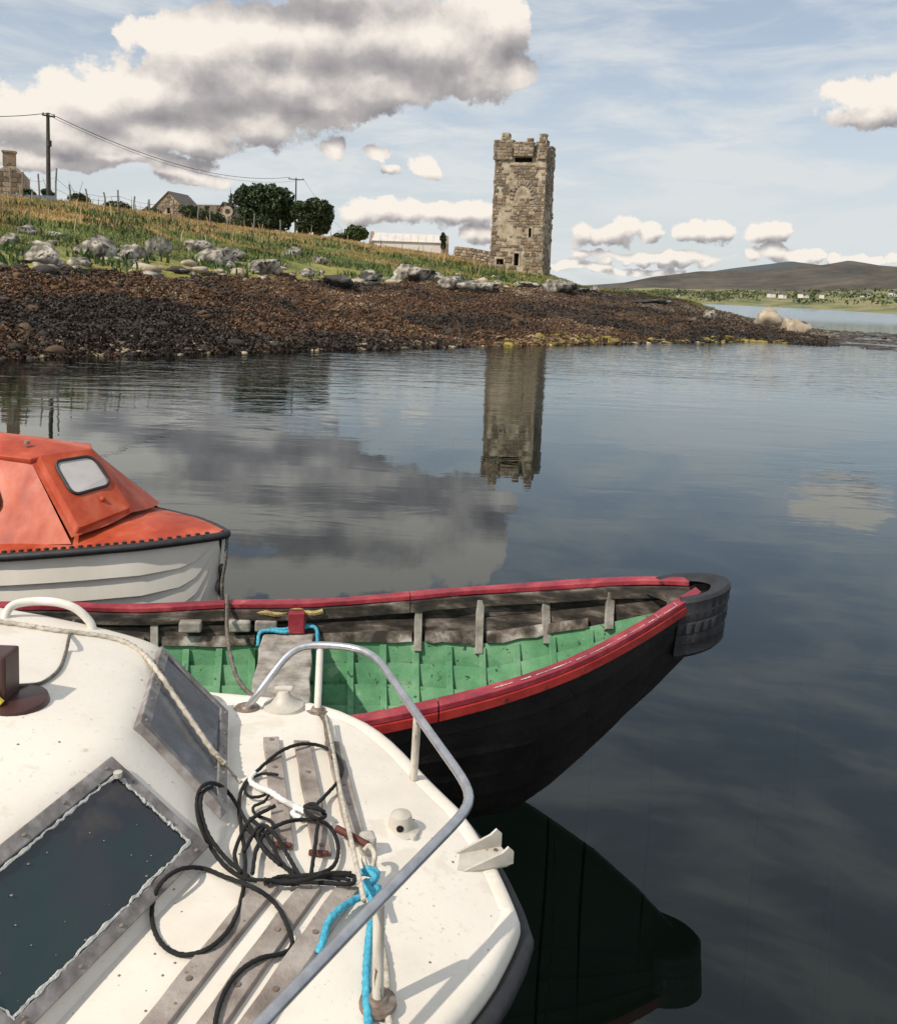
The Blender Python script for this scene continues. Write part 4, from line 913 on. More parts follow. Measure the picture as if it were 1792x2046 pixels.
# timbers
def rib(s, v0, v1, w_, th, mat, name, sd):
    m_ = MB(); rows = []; n = max(3, int((v1-v0)*14)); jt = random.uniform(-.01, .01)
    for i in range(n+1):
        v = v0+(v1-v0)*i/n; y, z = sec(s, v, .022); y2, z2 = sec(s, v, .022+th)
        rows.append([RB(s-w_/2+jt*i/n, sd*y, z), RB(s+w_/2+jt*i/n, sd*y, z), RB(s+w_/2+jt*i/n, sd*y2, z2), RB(s-w_/2+jt*i/n, sd*y2, z2)])
    m_.grid(rows, 0, True); k = len(m_.v); m_.f += [(0, 3, 2, 1), (k-4, k-3, k-2, k-1)]; m_.m += [0, 0]
    m_.build(name, [mat], rowboat, bevel=.002)
for sd in (1, -1):
    for i, s in enumerate([.34, .60, .88, 1.16, 1.69, 2.37, 2.9, 3.4]): rib(s, .03, .30, .034, .03, [mGreyWood, mGreyWood, mGreyWood, mGreyWood, mDarkWood, mGreyWood][i % 6], 'timber', sd)
    for i in range(26):
        s = .42+.15*i; rib(s, .27, .93, .030, .022, mGreen, 'rib', sd)
    # rising board below the dark planking: pale and worn
    for s0, s1 in ((.42, .86), (.89, 1.14), (1.18, 1.66), (1.9, 2.34), (2.40, 3.3)):
        m_ = MB(); rows = []
        for s in np.linspace(s0+.01, s1-.01, 7):
            e_ = random.uniform(-.008, .008); y, z = sec(s, .195, .03); y2, z2 = sec(s, .255+e_, .03); y3, z3 = sec(s, .255+e_, .05); y4, z4 = sec(s, .195, .048)
            rows.append([RB(s, sd*y, z), RB(s, sd*y2, z2), RB(s, sd*y3, z3), RB(s, sd*y4, z4)])
        m_.grid(rows, 0, True); m_.build('riser_board', [mRiser], rowboat)
    # gunwale: red cap, bright outer edge, brown inner rail, each in lengths
    sg = [0.06, 1.2, 2.05, 3.0, 4.28]
    for k in range(4):
        for nm, o0, o1, z0_, z1_, mt in (('gunwale_cap', -.044, .017, .006, .028, mRed), ('rubbing_strake', .006, .022, -.030, .005, mRedSide), ('inner_rail', -.058, -.036, -.05, .003, mDarkWood)):
            m_ = MB(); rows = []
            for s in np.linspace(sg[k]+.002, sg[k+1]-.002, 40):
                w1 = random.uniform(-.0016, .0016)+(.006 if sd > 0 else .002)*math.sin(s*9+k); b_in = max(hB(s)+o0+w1, .004); b_out = hB(s)+o1; zz = zG(s)+(.004*math.sin(s*7) if sd > 0 else 0)
                rows.append([RB(s, sd*b_in, zz+z0_), RB(s, sd*b_out, zz+z0_), RB(s, sd*b_out, zz+z1_), RB(s, sd*b_in, zz+z1_)])
            m_.grid(rows, 0, True); q = len(m_.v); m_.f += [(0, 3, 2, 1), (q-4, q-3, q-2, q-1)]; m_.m += [0, 0]
            m_.build(nm, [mt], rowboat, bevel=.003)
mScuff = M('bare_scuffed_paint', [(.3, (.30, .14, .13)), (.7, (.58, .50, .47))], .8, 40.)
for s0, s1, o_ in ((.20, .27, .010), (.28, .35, .006), (.37, .44, .004), (.455, .50, .003), (.51, .62, .004), (.64, .68, .001), (.70, .84, -.002), (.86, .90, -.004), (.93, 1.0, -.004)):   # bare streak on the near gunwale
    m_ = MB(); rows = []
    for s in np.linspace(s0, s1, 12):
        w_ = .0012+.0045*abs(math.sin(s*31))*random.random(); rows.append([RB(s, -(hB(s)+o_-w_), zG(s)+.0305), RB(s, -(hB(s)+o_+w_), zG(s)+.0305)])
    m_.grid(rows); m_.build('scuff_mark', [mScuff], rowboat)
for s0, s1, bo in ((.20, .205, 0), (.30, .305, 0)):
    m_ = MB(); m_.quad(RB(s0, -(hB(s0)-.02), zG(s0)+.0308), RB(s1, -(hB(s0)-.02), zG(s0)+.0308), RB(s1, -(hB(s0)+.018), zG(s0)+.0308), RB(s0, -(hB(s0)+.018), zG(s0)+.0308)); m_.build('scuff_mark', [mScuff], rowboat)
# breasthook at the bow and thwart amidships
m_ = MB(); m_.add([RB(.02, 0, .85), RB(.22, .12, .83), RB(.17, 0, .835), RB(.22, -.12, .83)]+[RB(.02, 0, .885), RB(.22, .12, .85), RB(.17, 0, .86), RB(.22, -.12, .85)], [(0, 3, 2, 1), (4, 5, 6, 7), (1, 2, 6, 5), (2, 3, 7, 6)]); m_.build('breasthook', [mDarkWood], rowboat)
for s_t in (1.76, 3.1):
    m_ = MB(); yb, zb_ = .57, .5; rows = []
    for t in np.linspace(-1, 1, 15):
        j = .004*math.sin(t*11); rows.append([RB(s_t-.115+j, t*yb*.97, .50), RB(s_t+.115+j, t*yb*.97, .50), RB(s_t+.115+j, t*yb*.97, .47), RB(s_t-.115+j, t*yb*.97, .47)])
    m_.grid(rows, 0, True); q = len(m_.v); m_.f += [(0, 3, 2, 1), (q-4, q-3, q-2, q-1)]; m_.m += [0, 0]
    m_.build('thwart', [mGreyWood], rowboat, bevel=.006)
for sd in (1, -1):
    m_ = MB(); R_ = Matrix((RB.a, RB.b, Vector((0, 0, 1)))).transposed(); m_.box(RB(1.72, sd*.565, .555), .075, .07, .10, R_); m_.build('red_knee', [mRed], rowboat, bevel=.006)
for s, sd in ((1.98, 1), (1.86, 1), (2.2, 1)):
    m_ = MB(); m_.box(RB(s, sd*.585, .53), .10, .05, .05, R_); m_.build('cleat_block', [mGreyWood], rowboat, bevel=.008)
m_ = MB(); m_.tube([RB(s, hB(s)-.055+.008*math.sin(s*30), zG(s)-.012+.006*math.sin(s*41)) for s in np.linspace(1.6, 1.95, 20)], .012, 6); m_.build('frayed_yellow_edge', [M('yellow_frayed_wood', [(.3, (.22, .15, .05)), (.7, (.55, .45, .20))], .9, 40.)], rowboat)

# tyre fender round the bow
m_ = MB(); rows = []; NA = 58
tc_ = RB(.155, 0, .785)
for i in range(NA):
    th = -1.7+3.4*i/(NA-1); tread = .005 if i % 3 == 0 else 0.
    prof_ = [(-.075, .098), (-.05, .112), (-.012, .112), (0, .100), (-tread-.002, .060), (-.0-tread*.3, .055), (-.006, .022), (-tread, .018), (-tread, -.018), (-.006, -.022), (-.0-tread*.3, -.055), (-tread-.002, -.060), (0, -.095), (-.012, -.108), (-.05, -.10), (-.05, -.09), (-.022, -.085), (-.022, .088), (-.05, .10)]
    row = []
    for dr, dz in prof_:
        R1 = .215-.02*abs(th)+dr; ex = 1.15; x = -math.cos(th)*R1*ex; y = math.sin(th)*R1*.86
        tilt = -x*.16
        row.append(tc_+RB.a*(x-dz*.10)+RB.b*y+Vector((0, 0, dz*1.12+tilt-.0*abs(th)-.012)))
    rows.append(row)
m_.grid(rows, 0, True); q = len(m_.v); n = len(rows[0]); m_.f += [tuple(range(n)), tuple(range(q-n, q))[::-1]]; m_.m += [0, 0]
tyre = m_.build('tyre_fender', [mRubber], None, smooth=True, angle=35); tag(tyre, 'half of a worn black tyre bent round the bow of the rowing boat', 'tyre')

# ================================================================== orange cabin boat
OB = Frame((-1.15, 4.53), (-.97, .24))
ob = empty('cabin_boat', OB(1.5, 0, 0), 'small boat with cream lapstrake hull and faded orange cabin, behind the rowing boat', 'boat')
oB = lambda s: interp(s, [0, .05, .15, .3, .6, .9, 1.3, 1.8, 2.5, 4.2], [.03, .075, .16, .27, .43, .555, .66, .74, .80, .74])
oG = lambda s: interp(s, [0, .5, 1., 2., 4.2], [.80, .765, .73, .69, .69])
oK = lambda s: interp(s, [0, .03, .08, .15, .3, 4.2], [.70, .42, .10, -.05, -.12, -.12])
OS = [0, .02, .05, .09, .15, .22, .3, .42, .55, .7, .85]+[1+.2*i for i in range(17)]
def osec(s, v):
    al = .33 if s > .6 else .60-.45*s
    return oB(s)*math.cos(v*PI/2)**al if v < 1 else 0., oG(s)-(oG(s)-oK(s))*v
ov = [0, .17, .29, .41, .53, .66, .80, 1.]
for sd in (1, -1):
    for j in range(7):
        m_ = MB(); rows = []
        for s in OS:
            k = .022*min(1, s/.35); y0, z0 = osec(s, ov[j]); y1, z1 = osec(s, ov[j+1]); ym, zm = osec(s, (ov[j]+ov[j+1])/2)
            rows.append([OB(s, sd*max(y0-k*.4, 0), z0), OB(s, sd*max(ym+k*.1, 0), zm), OB(s, sd*(y1+k*.6), z1), OB(s, sd*max(y1-k*.5, 0), z1-.004)])
        m_.grid(rows); m_.build('hull_strake', [mHullW], ob, smooth=True, angle=25)
m_ = MB(); m_.grid([[OB(s-.012, -.018, oK(s) if s else .78), OB(s-.012, .018, oK(s) if s else .78)] for s in [0, .03, .08, .15, .3]]); m_.build('stem', [mHullW], ob)
m_ = MB(); m_.grid([[OB(4.2, sd*osec(4.2, v)[0], osec(4.2, v)[1]) for v in np.linspace(0, 1, 8)] for sd in (-1, 1)]); m_.build('transom', [mHullW], ob)
m_ = MB(); path = [OB(s, -(oB(s)+.012), oG(s)-.004) for s in reversed(OS)]+[OB(-.03, 0, .80)]+[OB(s, oB(s)+.012, oG(s)-.004) for s in OS]
m_.tube(smooth_path(path, 2), .021, 10); m_.build('rubber_gunwale_strip', [mRubber], ob, smooth=True)
for sd in (-1,):                                              # ribbed lip of the strip
    m_ = MB()
    for i in range(74):
        s = .05+i*.036; m_.box(OB(s, sd*(oB(s)-.012), oG(s)+.018), .016, .016, .012, Matrix((OB.a, OB.b, Vector((0, 0, 1)))).transposed())
    m_.build('strip_ribbing', [mRubber], ob)['kind'] = 'stuff'
# deck
m_ = MB(); rows = []
for s in OS: rows.append([OB(s, oB(s)*t, oG(s)+.012+.075*(1-t*t)*min(1, oB(s)/.5)) for t in np.linspace(-1, 1, 13)])
m_.grid(rows); m_.build('deck', [mOrange], ob, smooth=True)
# cabin shell: the near half traced, the far half mirrored
def OI(x, y, z): return Vector(OB.inv(U(x, y, z)))
Cb = Vector((.53, 0, .862)); Nb = OI(143, 1074, .82); Nt = OI(60, 917, 1.155); Ct = Vector((.79, 0, 1.172))
mid = (0.0); Cb.y = 0; Ct.y = 0
Rt = Vector((Nt.x+.06, Nt.y+.14, Nt.z+.055))
sb = lambda s: -(oB(s)-.06)
def mir(v): return Vector((v.x, -v.y, v.z))
def cabin_side(s):                                             # base and top of the side wall at s
    t = (s-Nb.x)/(3.3-Nb.x); return Vector((s, min(Nb.y-(.28*t if t < .5 else .14), sb(s)+.02) if s > Nb.x+.3 else Nb.y+(sb(Nb.x+.3)-Nb.y)*(s-Nb.x)/.3*.6, oG(s)+.03)), Vector((Nt.x+(s-Nb.x)*1.0, Nt.y-.06*t, Nt.z+.015*t))
Sx = list(np.linspace(Nb.x, 3.3, 10))
for sg_ in (1, -1):
    f_ = (lambda v: v) if sg_ > 0 else mir
    m_ = MB(); rows = []
    for t in np.linspace(0, 1, 7):
        a = Nb.lerp(Nt, t); b = Cb.lerp(Ct, t); rows.append([OB(*f_(a.lerp(b, u)-Vector((.03*math.sin(u*PI), 0, 0)))) for u in np.linspace(0, 1, 9)])
    m_.grid(rows); m_.build('cabin_front', [mOrange], ob, smooth=True)
    m_ = MB(); rows = []
    for s in Sx:
        a, b = cabin_side(s); rows.append([OB(*f_(a.lerp(b, u)+Vector((0, -.02*math.sin(u*PI)*min(1, (s-Nb.x)*3), 0)))) for u in np.linspace(0, 1, 8)])
    m_.grid(rows); m_.build('cabin_side', [mOrange], ob, smooth=True)
m_ = MB(); rows = []                                            # roof with an overhanging rim
for i, s in enumerate([-.02]+list(np.linspace(0, 3.3-Nb.x, 10))):
    row = []
    for t in np.linspace(-1, 1, 15):
        x = Nt.x+(Ct.x-Nt.x)*(1-abs(t))+s; y = t*(abs(Nt.y)+.02); z = Nt.z+(Ct.z-Nt.z)*(1-t*t)+.045*(1-t*t)*min(1, max(s, 0)/.4)+.008
        row.append(OB(x, y, z))
    rows.append(row)
m_.grid(rows); m_.build('cabin_roof', [mOrange], ob, smooth=True, solid=.035, bevel=.006)
# raised hatch panel with its window on the near front half
def fp(u, t, d=0.):
    a = Nb.lerp(Nt, t); b = Cb.lerp(Ct, t); p = a.lerp(b, u); n_ = (Cb-Nb).cross(Nt-Nb).normalized()
    if n_.x > 0: n_ = -n_
    return OB(*(p+n_*d))
def rrect(u0, u1, t0, t1, r, d, n=5):
    P_ = []
    for (cu, ct, a0) in ((u1-r, t1-r, 0), (u0+r, t1-r, PI/2), (u0+r, t0+r, PI), (u1-r, t0+r, 1.5*PI)):
        for i in range(n+1): a = a0+PI/2*i/n; P_.append(fp(cu+r*math.cos(a), ct+r*math.sin(a), d))
    return P_
wo = rrect(.24, .90, .40, .86, .12, .052); wo2 = rrect(.24, .90, .40, .86, .12, .036)
ou = rrect(.10, .965, .03, .97, .05, .035); ou2 = rrect(.06, .995, .0, 1., .04, -.002); n = len(wo)
m_ = MB(); m_.add(ou2+ou, [(i, (i+1) % n, (i+1) % n+n, i+n) for i in range(n)]); m_.add(ou+[p+(q-p)*1. for p, q in zip(wo, wo2)], [(i, (i+1) % n, (i+1) % n+n, i+n) for i in range(n)])
m_.build('window_panel', [mOrange], ob, smooth=True, angle=30)
m_ = MB(); m_.tube(rrect(.24, .90, .40, .86, .12, .042)+[rrect(.24, .90, .40, .86, .12, .042)[0]], .008, 6); m_.build('window_gasket', [mRubber], ob, smooth=True)
m_ = MB(); m_.add(rrect(.245, .895, .405, .855, .12, .038), [tuple(range(n))]); m_.build('window', [mMilky], ob)
m_ = MB(); m_.lathe([(0, .02), (.012, .018), (.016, .006), (.018, 0)], fp(.62, .26, .036), 12, R=Matrix((OB.b, Vector((0, 0, 1)), -OB.a)).transposed()); m_.build('window_catch', [mOrange], ob, smooth=True)
m_ = MB(); m_.lathe([(0, .02), (.014, .016), (.018, 0)], OB(Nt.x+.1, Nt.y*.55, Nt.z+.055), 10); m_.build('roof_bolt', [mRustSteel], ob, smooth=True)
# oval window in the near side
def sp_(s, u, d=0.):
    a, b = cabin_side(s); p = a.lerp(b, u); return OB(p.x, p.y-.02*math.sin(u*PI)-d, p.z)
ow = [sp_(Nb.x+.52+.27*math.cos(a)*abs(math.cos(a))**-.4, .60+.27*math.sin(a)*abs(math.sin(a)+1e-6)**-.4, .012) for a in np.linspace(0, 2*PI, 33)[:-1]+.0001]
m_ = MB(); m_.add(ow, [tuple(range(32))]); m_.build('side_window', [mPlastic], ob)
m_ = MB(); m_.tube(ow+[ow[0]], .010, 6); m_.build('side_window_gasket', [mRubber], ob, smooth=True)
# chain and line hanging from the bow of the orange boat
bowp = OB(-.03, 0, .78)
pts = [bowp, bowp+Vector((.0, -.02, -.10)), bowp+Vector((-.015, -.03, -.25)), bowp+Vector((.01, -.06, -.42)), RB(2.05, hB(2.05)+.02, .64), RB(2.02, .45, .53), RB(1.95, .15, .48), RB(1.86, -.12, .515)]
m_ = MB(); m_.tube(smooth_path(pts, 10), .0085, 9, twist=260, lob=.25); tag(m_.build('mooring_line', [mRopeGrey], None, smooth=True, angle=180), 'dark mooring line from the orange boat bow down across the rowing boat to its thwart', 'rope')
m_ = MB(); b0 = bowp+Vector((-.02, .0, -.14))
m_.tube(smooth_path([b0, b0+Vector((-.02, 0, -.12)), b0+Vector((.005, 0, -.24)), b0+Vector((-.02, 0, -.33))], 8), lambda t: .012+.006*math.sin(t*22), 8); m_.lathe([(0, .022), (.02, .012), (.022, 0), (.018, -.014), (0, -.02)], b0+Vector((.05, -.03, -.22)), 12)
m_.tube([b0+Vector((0, 0, -.22)), b0+Vector((.05, -.03, -.22))], .006, 6)
tag(m_.build('bow_shackle', [mRubber], None, smooth=True), 'black shackle and ring hanging at the stem of the orange boat', 'shackle')
# blue rope over the thwart
m_ = MB(); zt_ = .59
pts = [RB(1.645, .30, 0.375), RB(1.64, .50, 0.510), RB(1.655, .545, 0.525), RB(1.72, .50, 0.517), RB(1.80, .545, 0.523), RB(1.875, .545, 0.525), RB(1.885, .50, 0.495), RB(1.88, .47, 0.425)]
m_.tube(smooth_path([RB(1.62, .40, 0.305), RB(1.625, .49, 0.425), RB(1.63, .545, 0.525), RB(1.70, .555, 0.525), RB(1.77, .535, 0.515), RB(1.84, .55, 0.517), RB(1.885, .54, 0.510), RB(1.89, .50, 0.465)], 10), .0085, 9, twist=300, lob=.2)
m_.tube(smooth_path([RB(1.60, .43, 0.265), RB(1.618, .515, 0.445), RB(1.628, .55, 0.521), RB(1.69, .565, 0.535), RB(1.78, .558, 0.519), RB(1.86, .57, 0.525)], 10), .007, 9, twist=300, lob=.2)
tag(m_.build('blue_rope', [mRopeBlue], None, smooth=True, angle=180), 'light blue rope looped over the far end of the weathered thwart', 'rope')

# ================================================================== white cabin cruiser
WB = Frame((-.4665, 1.80), (-.9985, .05))
wb = empty('cabin_cruiser', WB(0, 0, 0), 'cream white fibreglass cabin cruiser filling the lower left foreground, with a steel bow rail', 'boat')
wB = lambda a: interp(a, [-.662, -.655, -.64, -.61, -.57, -.52, -.45, -.38, -.34, -.28, -.24, -.16, -.08, .1, .3, 1, 2, 3.5], [0, .03, .08, .165, .255, .34, .42, .515, .575, .64, .675, .72, .745, .765, .78, .84, .9, .85])
def wz(a, b):
    t = max(0, -a)/.66; return .905-.13*t**1.5-.045*(b/.78)**2+.0*a
Wst = [-.662, -.66, -.655, -.645, -.63, -.61, -.585, -.555, -.52, -.48, -.44, -.40, -.36, -.32, -.28, -.24, -.2, -.15, -.1, -.05, 0, .1, .2, .4, .7, 1, 1.5, 2, 2.8, 3.5]
m_ = MB(); rows = []; NT_ = 25
rim = [(-.05, .010), (-.035, .013), (-.018, .012), (-.006, .006), (0, -.006), (.002, -.022), (.002, -.045)]   # rounded lip
for a in Wst:
    h_ = wB(a); row = []
    inner = max(h_-.055, 0)
    for t in np.linspace(-1, 1, NT_): row.append(WB(a, inner*t, wz(a, inner*t)))
    rows.append(row)
m_.grid(rows)
rowsL, edge = [], []
for sd in (-1, 1):
    for a in (Wst if sd < 0 else Wst): pass
loop = [(a, -1) for a in reversed(Wst)]+[(a, 1) for a in Wst[1:]]
lr = []
for a, sd in loop:
    h_ = wB(a); inner = max(h_-.055, 0); row = [WB(a, sd*inner, wz(a, inner))]
    # outward direction of the outline
    da = .004; nb = Vector((-(wB(a+da)-wB(a-da))/(2*da), 1)); nb = Vector((-1, 0)) if a < -.6595 else nb.normalized()
    ins = Vector((a, h_))-nb*.0
    for dr, dz in rim:
        p = ins+nb*(dr); p.y = max(p.y, 0) if a > -.66 else p.y
        row.append(WB(p.x, sd*p.y if a > -.6615 else 0, wz(a, h_)+dz))
    # hull side tucks in below
    for k, (dr, zz) in enumerate(((-.012, None), (-.04, .55), (-.12, .25), (-.2, -.1))):
        p = ins+nb*dr; z = wz(a, h_)-.06 if zz is None else zz; row.append(WB(max(p.x, -.662-dr), sd*max(p.y, 0), z))
    lr.append(row)
m_.grid(lr); m_.build('hull_and_deck', [mGel], wb, smooth=True, angle=60)
m_ = MB(); path = []
for a, sd in loop:
    h_ = wB(a); path.append(WB(a-(.012 if a < -.55 else .006), sd*(h_+.010 if a > -.655 else h_), wz(a, h_)-.052))
m_.tube(smooth_path(path, 2), .021, 10); m_.build('black_rubbing_strip', [mRubber], wb, smooth=True)

# cabin: cross sections from the windscreen foot over the roof, side to side
kV = .30; CW = .60
def cab(a_, b_):
    """height of cabin surface; a_ measured from the swept windscreen foot"""
    return None
tz = [(-.030, -.012), (-.012, .0), (.0, .012), (.05, .064), (.10, .114), (.15, .162), (.19, .198), (.215, .216), (.245, .229), (.30, .243), (.42, .268), (.6, .295), (.9, .325), (1.4, .345), (2.4, .35)]
bsn = [0, .035, .07, .12, .2, .3, .4, .48, .53, .565]
def cpt(i, b, sd):
    ta, tzz = tz[i]; foot = kV*math.sqrt(b*b+.0016)-.02
    z0 = wz(foot+ta, b); z = .905+tzz-.025*(b/.6)**2*min(1, ta/.25 if ta > 0 else 0)-.02*(b/.6)**2
    if ta <= 0: z = z0+tzz
    return Vector((foot+ta*(1.0), sd*b*(1+.06*min(max(ta, 0)/.2, 1)), z))
wi0, wi1, wj0, wj1 = 3, 6, 2, 8      # window opening between these lines
m_ = MB(); shell = MB()
cols = []
for i in range(len(tz)):
    row = [cpt(i, b, -1) for b in reversed(bsn)]+[cpt(i, b, 1) for b in bsn[1:]]
    # side walls down to the deck
    def side(p, sd):
        o = []; down = p.z-wz(p.x, .66)
        for k, (dr, q) in enumerate(((.018, .06), (.032, .25), (.055, .8), (.065, 1.02))): o.append(Vector((p.x-.01*k*(1 if i < 8 else 0), p.y+sd*dr, p.z-down*q)))
        return o
    L_ = side(row[0], -1); R_s = side(row[-1], 1); cols.append(list(reversed(L_))+row+R_s)
nc = len(cols[0]); c0 = 4; nb_ = len(bsn)
vv = [WB(*p) for r_ in cols for p in r_]; ff = []
def isw(i, j):
    jj = j-c0; b_idx = (nb_-1-jj-1) if jj < nb_-1 else jj-(nb_-1)
    return wi0 <= i < wi1 and 0 <= jj < 2*(nb_-1) and wj0 <= b_idx < wj1-1
for i in range(len(cols)-1):
    for j in range(nc-1):
        if not isw(i, j): ff.append((i*nc+j, i*nc+j+1, (i+1)*nc+j+1, (i+1)*nc+j))
shell.add(vv, ff); shell.build('cabin', [mGel], wb, smooth=True, angle=180, sub=1)
R4 = lambda n_: n_
def wpt(sd, u, t, d=0.):              # windscreen plane: u 0 centre side .. 1 outer, t 0 foot .. 1 top
    A_, B_2, C_2, D_2 = WPC
    p = A_.lerp(B_2, u).lerp(D_2.lerp(C_2, u), t); n_ = (B_2-A_).cross(D_2-A_).normalized(); n_ = n_ if n_.z > 0 else -n_
    p = p+n_*d; return WB(p.x, sd*p.y, p.z)
def onsurf(a0, b):                    # point on the cabin slope at offset a0 behind the foot line
    x = [q[0] for q in tz]; foot = kV*math.sqrt(b*b+.0016)-.02
    z = .905+interp(a0, x, [q[1] for q in tz])-.025*(b/.6)**2*min(1, max(a0, 0)/.25)-.02*(b/.6)**2
    return Vector((foot+a0, b*(1+.06*min(max(a0, 0)/.2, 1)), z))
WPC = (onsurf(.004, .055), onsurf(.006, .545), onsurf(.203, .515), onsurf(.203, .065))
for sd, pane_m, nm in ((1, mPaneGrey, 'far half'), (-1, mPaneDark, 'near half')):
    fw_ = .045; ft = .11; fr = MB()
    o_ = [wpt(sd, 0, 0, .022), wpt(sd, 1, 0, .022), wpt(sd, 1, 1, .022), wpt(sd, 0, 1, .022)]
    i_ = [wpt(sd, fw_, ft, .022), wpt(sd, 1-fw_, ft, .022), wpt(sd, 1-fw_, 1-ft, .022), wpt(sd, fw_, 1-ft, .022)]
    ol = [wpt(sd, 0, 0, -.004), wpt(sd, 1, 0, -.004), wpt(sd, 1, 1, -.004), wpt(sd, 0, 1, -.004)]; il = [wpt(sd, fw_, ft, -.002), wpt(sd, 1-fw_, ft, -.002), wpt(sd, 1-fw_, 1-ft, -.002), wpt(sd, fw_, 1-ft, -.002)]
    fr.add(o_+i_+ol+il, [(i, (i+1) % 4, (i+1) % 4+4, i+4) for i in range(4)]+[(i+8, (i+1) % 4+8, (i+1) % 4, i) for i in range(4)]+[(i+4, (i+1) % 4+4, (i+1) % 4+12, i+12) for i in range(4)])
    frame = fr.build('window_frame', [mAlu], wb, bevel=.002)
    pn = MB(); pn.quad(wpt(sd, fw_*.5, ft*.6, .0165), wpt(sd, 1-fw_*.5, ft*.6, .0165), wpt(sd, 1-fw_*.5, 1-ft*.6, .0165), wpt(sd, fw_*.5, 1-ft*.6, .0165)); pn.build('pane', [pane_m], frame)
    if sd < 0:                         # peeling sealant round the near pane
        for (u0, t0, u1, t1, w_) in ((fw_+.006, ft+.01, 1-fw_, ft+.01, .0045), (fw_, 1-ft-.02, 1-fw_, 1-ft-.02, .004), (fw_+.004, ft, fw_+.004, 1-ft, .004), (1-fw_-.004, ft, 1-fw_-.004, 1-ft, .003)):
            sl_ = MB(); P_ = []
            for k in range(60):
                q = k/59; P_.append(wpt(sd, u0+(u1-u0)*q+random.uniform(-.0035, .0035), t0+(t1-t0)*q+random.uniform(-.008, .008), .0195))
            sl_.tube(P_, lambda q: w_*(.45+.75*abs(math.sin(q*37+u0*9)*math.cos(q*11))), 5); sl_.build('sealant', [mSeal], frame, smooth=True)
        cl = MB(); cl.lathe([(0, .012), (.009, .01), (.009, 0)], wpt(sd, fw_+.01, 1-ft-.04, .022), 10); cl.build('window_clip', [mPlastic], frame, smooth=True)
    for u in (.06, .3, .5, .7, .94):
        for t in (.05, .95):
            sc_ = MB(); sc_.lathe([(0, .003), (.004, .002), (.005, 0)], wpt(sd, u, t, .022), 8); sc_.build('screw', [mRustSteel], frame)

# teak strips laid as chevrons on the fore deck
def dz(a, b, off=.0): return WB(a, b, wz(a, b)+off)
SL = [((-.006, .465), (-.150, -.0+.01)), ((-.088, .468), (-.232, .016)), ((-.166, .497), (-.300, .075)), ((-.150, -.106), (-.041, -.50)), ((-.232, -.085), (-.125, -.50)), ((-.306, -.061), (-.185, -.50))]
for k, ((a0, b0), (a1, b1)) in enumerate(SL):
    m_ = MB(); d = Vector((a1-a0, b1-b0)).normalized(); n_ = Vector((-d.y, d.x))*.0205; rows = []
    for t in np.linspace(0, 1, 12):
        a, b = a0+(a1-a0)*t, b0+(b1-b0)*t; j = .0012*math.sin(t*17+k)
        rows.append([dz(a+n_.x+j, b+n_.y, .013), dz(a-n_.x, b-n_.y, .013), dz(a-n_.x, b-n_.y, -.006), dz(a+n_.x+j, b+n_.y, -.006)])
    m_.grid(rows, 0, True); q = len(m_.v); m_.f += [(0, 3, 2, 1), (q-4, q-3, q-2, q-1)]; m_.m += [0, 0]
    st = m_.build('teak_strip', [mWoodG], wb, bevel=.002)
    for t in (.04, .35, .68, .96):
        a, b = a0+(a1-a0)*t, b0+(b1-b0)*t; s_ = MB(); s_.lathe([(0, .0012), (.006, .001), (.0065, -.001)], dz(a, b, .0135), 8); s_.build('screw_hole', [mRustSteel], st)
for a, b, c_, e_ in ((-.145, .03, .0, 0), (-.225, .03, 0, 0)):      # rust red ends of the strips
    m_ = MB(); m_.box(dz(a, b-.02, .010), .042, .010, .010, Matrix((WB.a, WB.b, Vector((0, 0, 1)))).transposed()); m_.build('strip_end', [mRustRed], wb, bevel=.002)

# bow rail
RZ = 1.03
def wr(x, y, z): return U(x, y, z)
mPalePost = M('weathered_pale_post', [(.3, (.30, .26, .21)), (.6, (.62, .57, .49))], .5, 40., stretch=(1, 1, .2), spots=[((.10, .06, .04), 50., .6)])
foot_far = WB(.117, .672, wz(.117, .672)); foot2 = WB(-.084, .700, wz(-.084, .70)); foot3 = U(825, 1578, .80); foot4 = U(755, 2003, .845)
rl = [foot_far, U(500, 1408, .90), U(572, 1308, 1.015), U(590, 1290, 1.03), U(620, 1287, 1.035), U(700, 1291, 1.035), U(738, 1299, 1.034), U(758, 1318, 1.034), U(790, 1367, 1.034), U(870, 1480, 1.034), U(935, 1570, 1.034), U(947, 1596, 1.034), U(932, 1622, 1.034), U(905, 1648, 1.034), U(820, 1735, 1.034), U(680, 1880, 1.034), U(515, 2052, 1.034), U(300, 2290, 1.03), U(150, 2500, 1.0)]
fin = []
for i in range(len(rl)-1):
    n_ = max(2, int((rl[i+1]-rl[i]).length/.03)); fin += [rl[i].lerp(rl[i+1], k/n_) for k in range(n_)]
fin.append(rl[-1])
for _ in range(6): fin = [fin[0]]+[(fin[i-1]+fin[i]*2+fin[i+1])/4 for i in range(1, len(fin)-1)]+[fin[-1]]
m_ = MB(); m_.tube(fin, .0108, 14); rail = m_.build('bow_rail', [mSteel], wb, smooth=True)
for base, top, mt in ((foot2, U(640, 1290, 1.03), mWhiteTube), (foot3, U(834, 1430, 1.03), mPalePost), (foot4, U(757, 1795, 1.03), mPalePost)):
    m_ = MB(); m_.tube([base, base.lerp(top, .5), top], .0105, 12); sto = m_.build('rail_post', [mt], wb, smooth=True)
    m_ = MB(); m_.lathe([(0, .012), (.016, .012), (.02, .006), (.033, .004), (.034, -.004)], base, 18); m_.build('post_foot', [mRustSteel], sto, smooth=True)
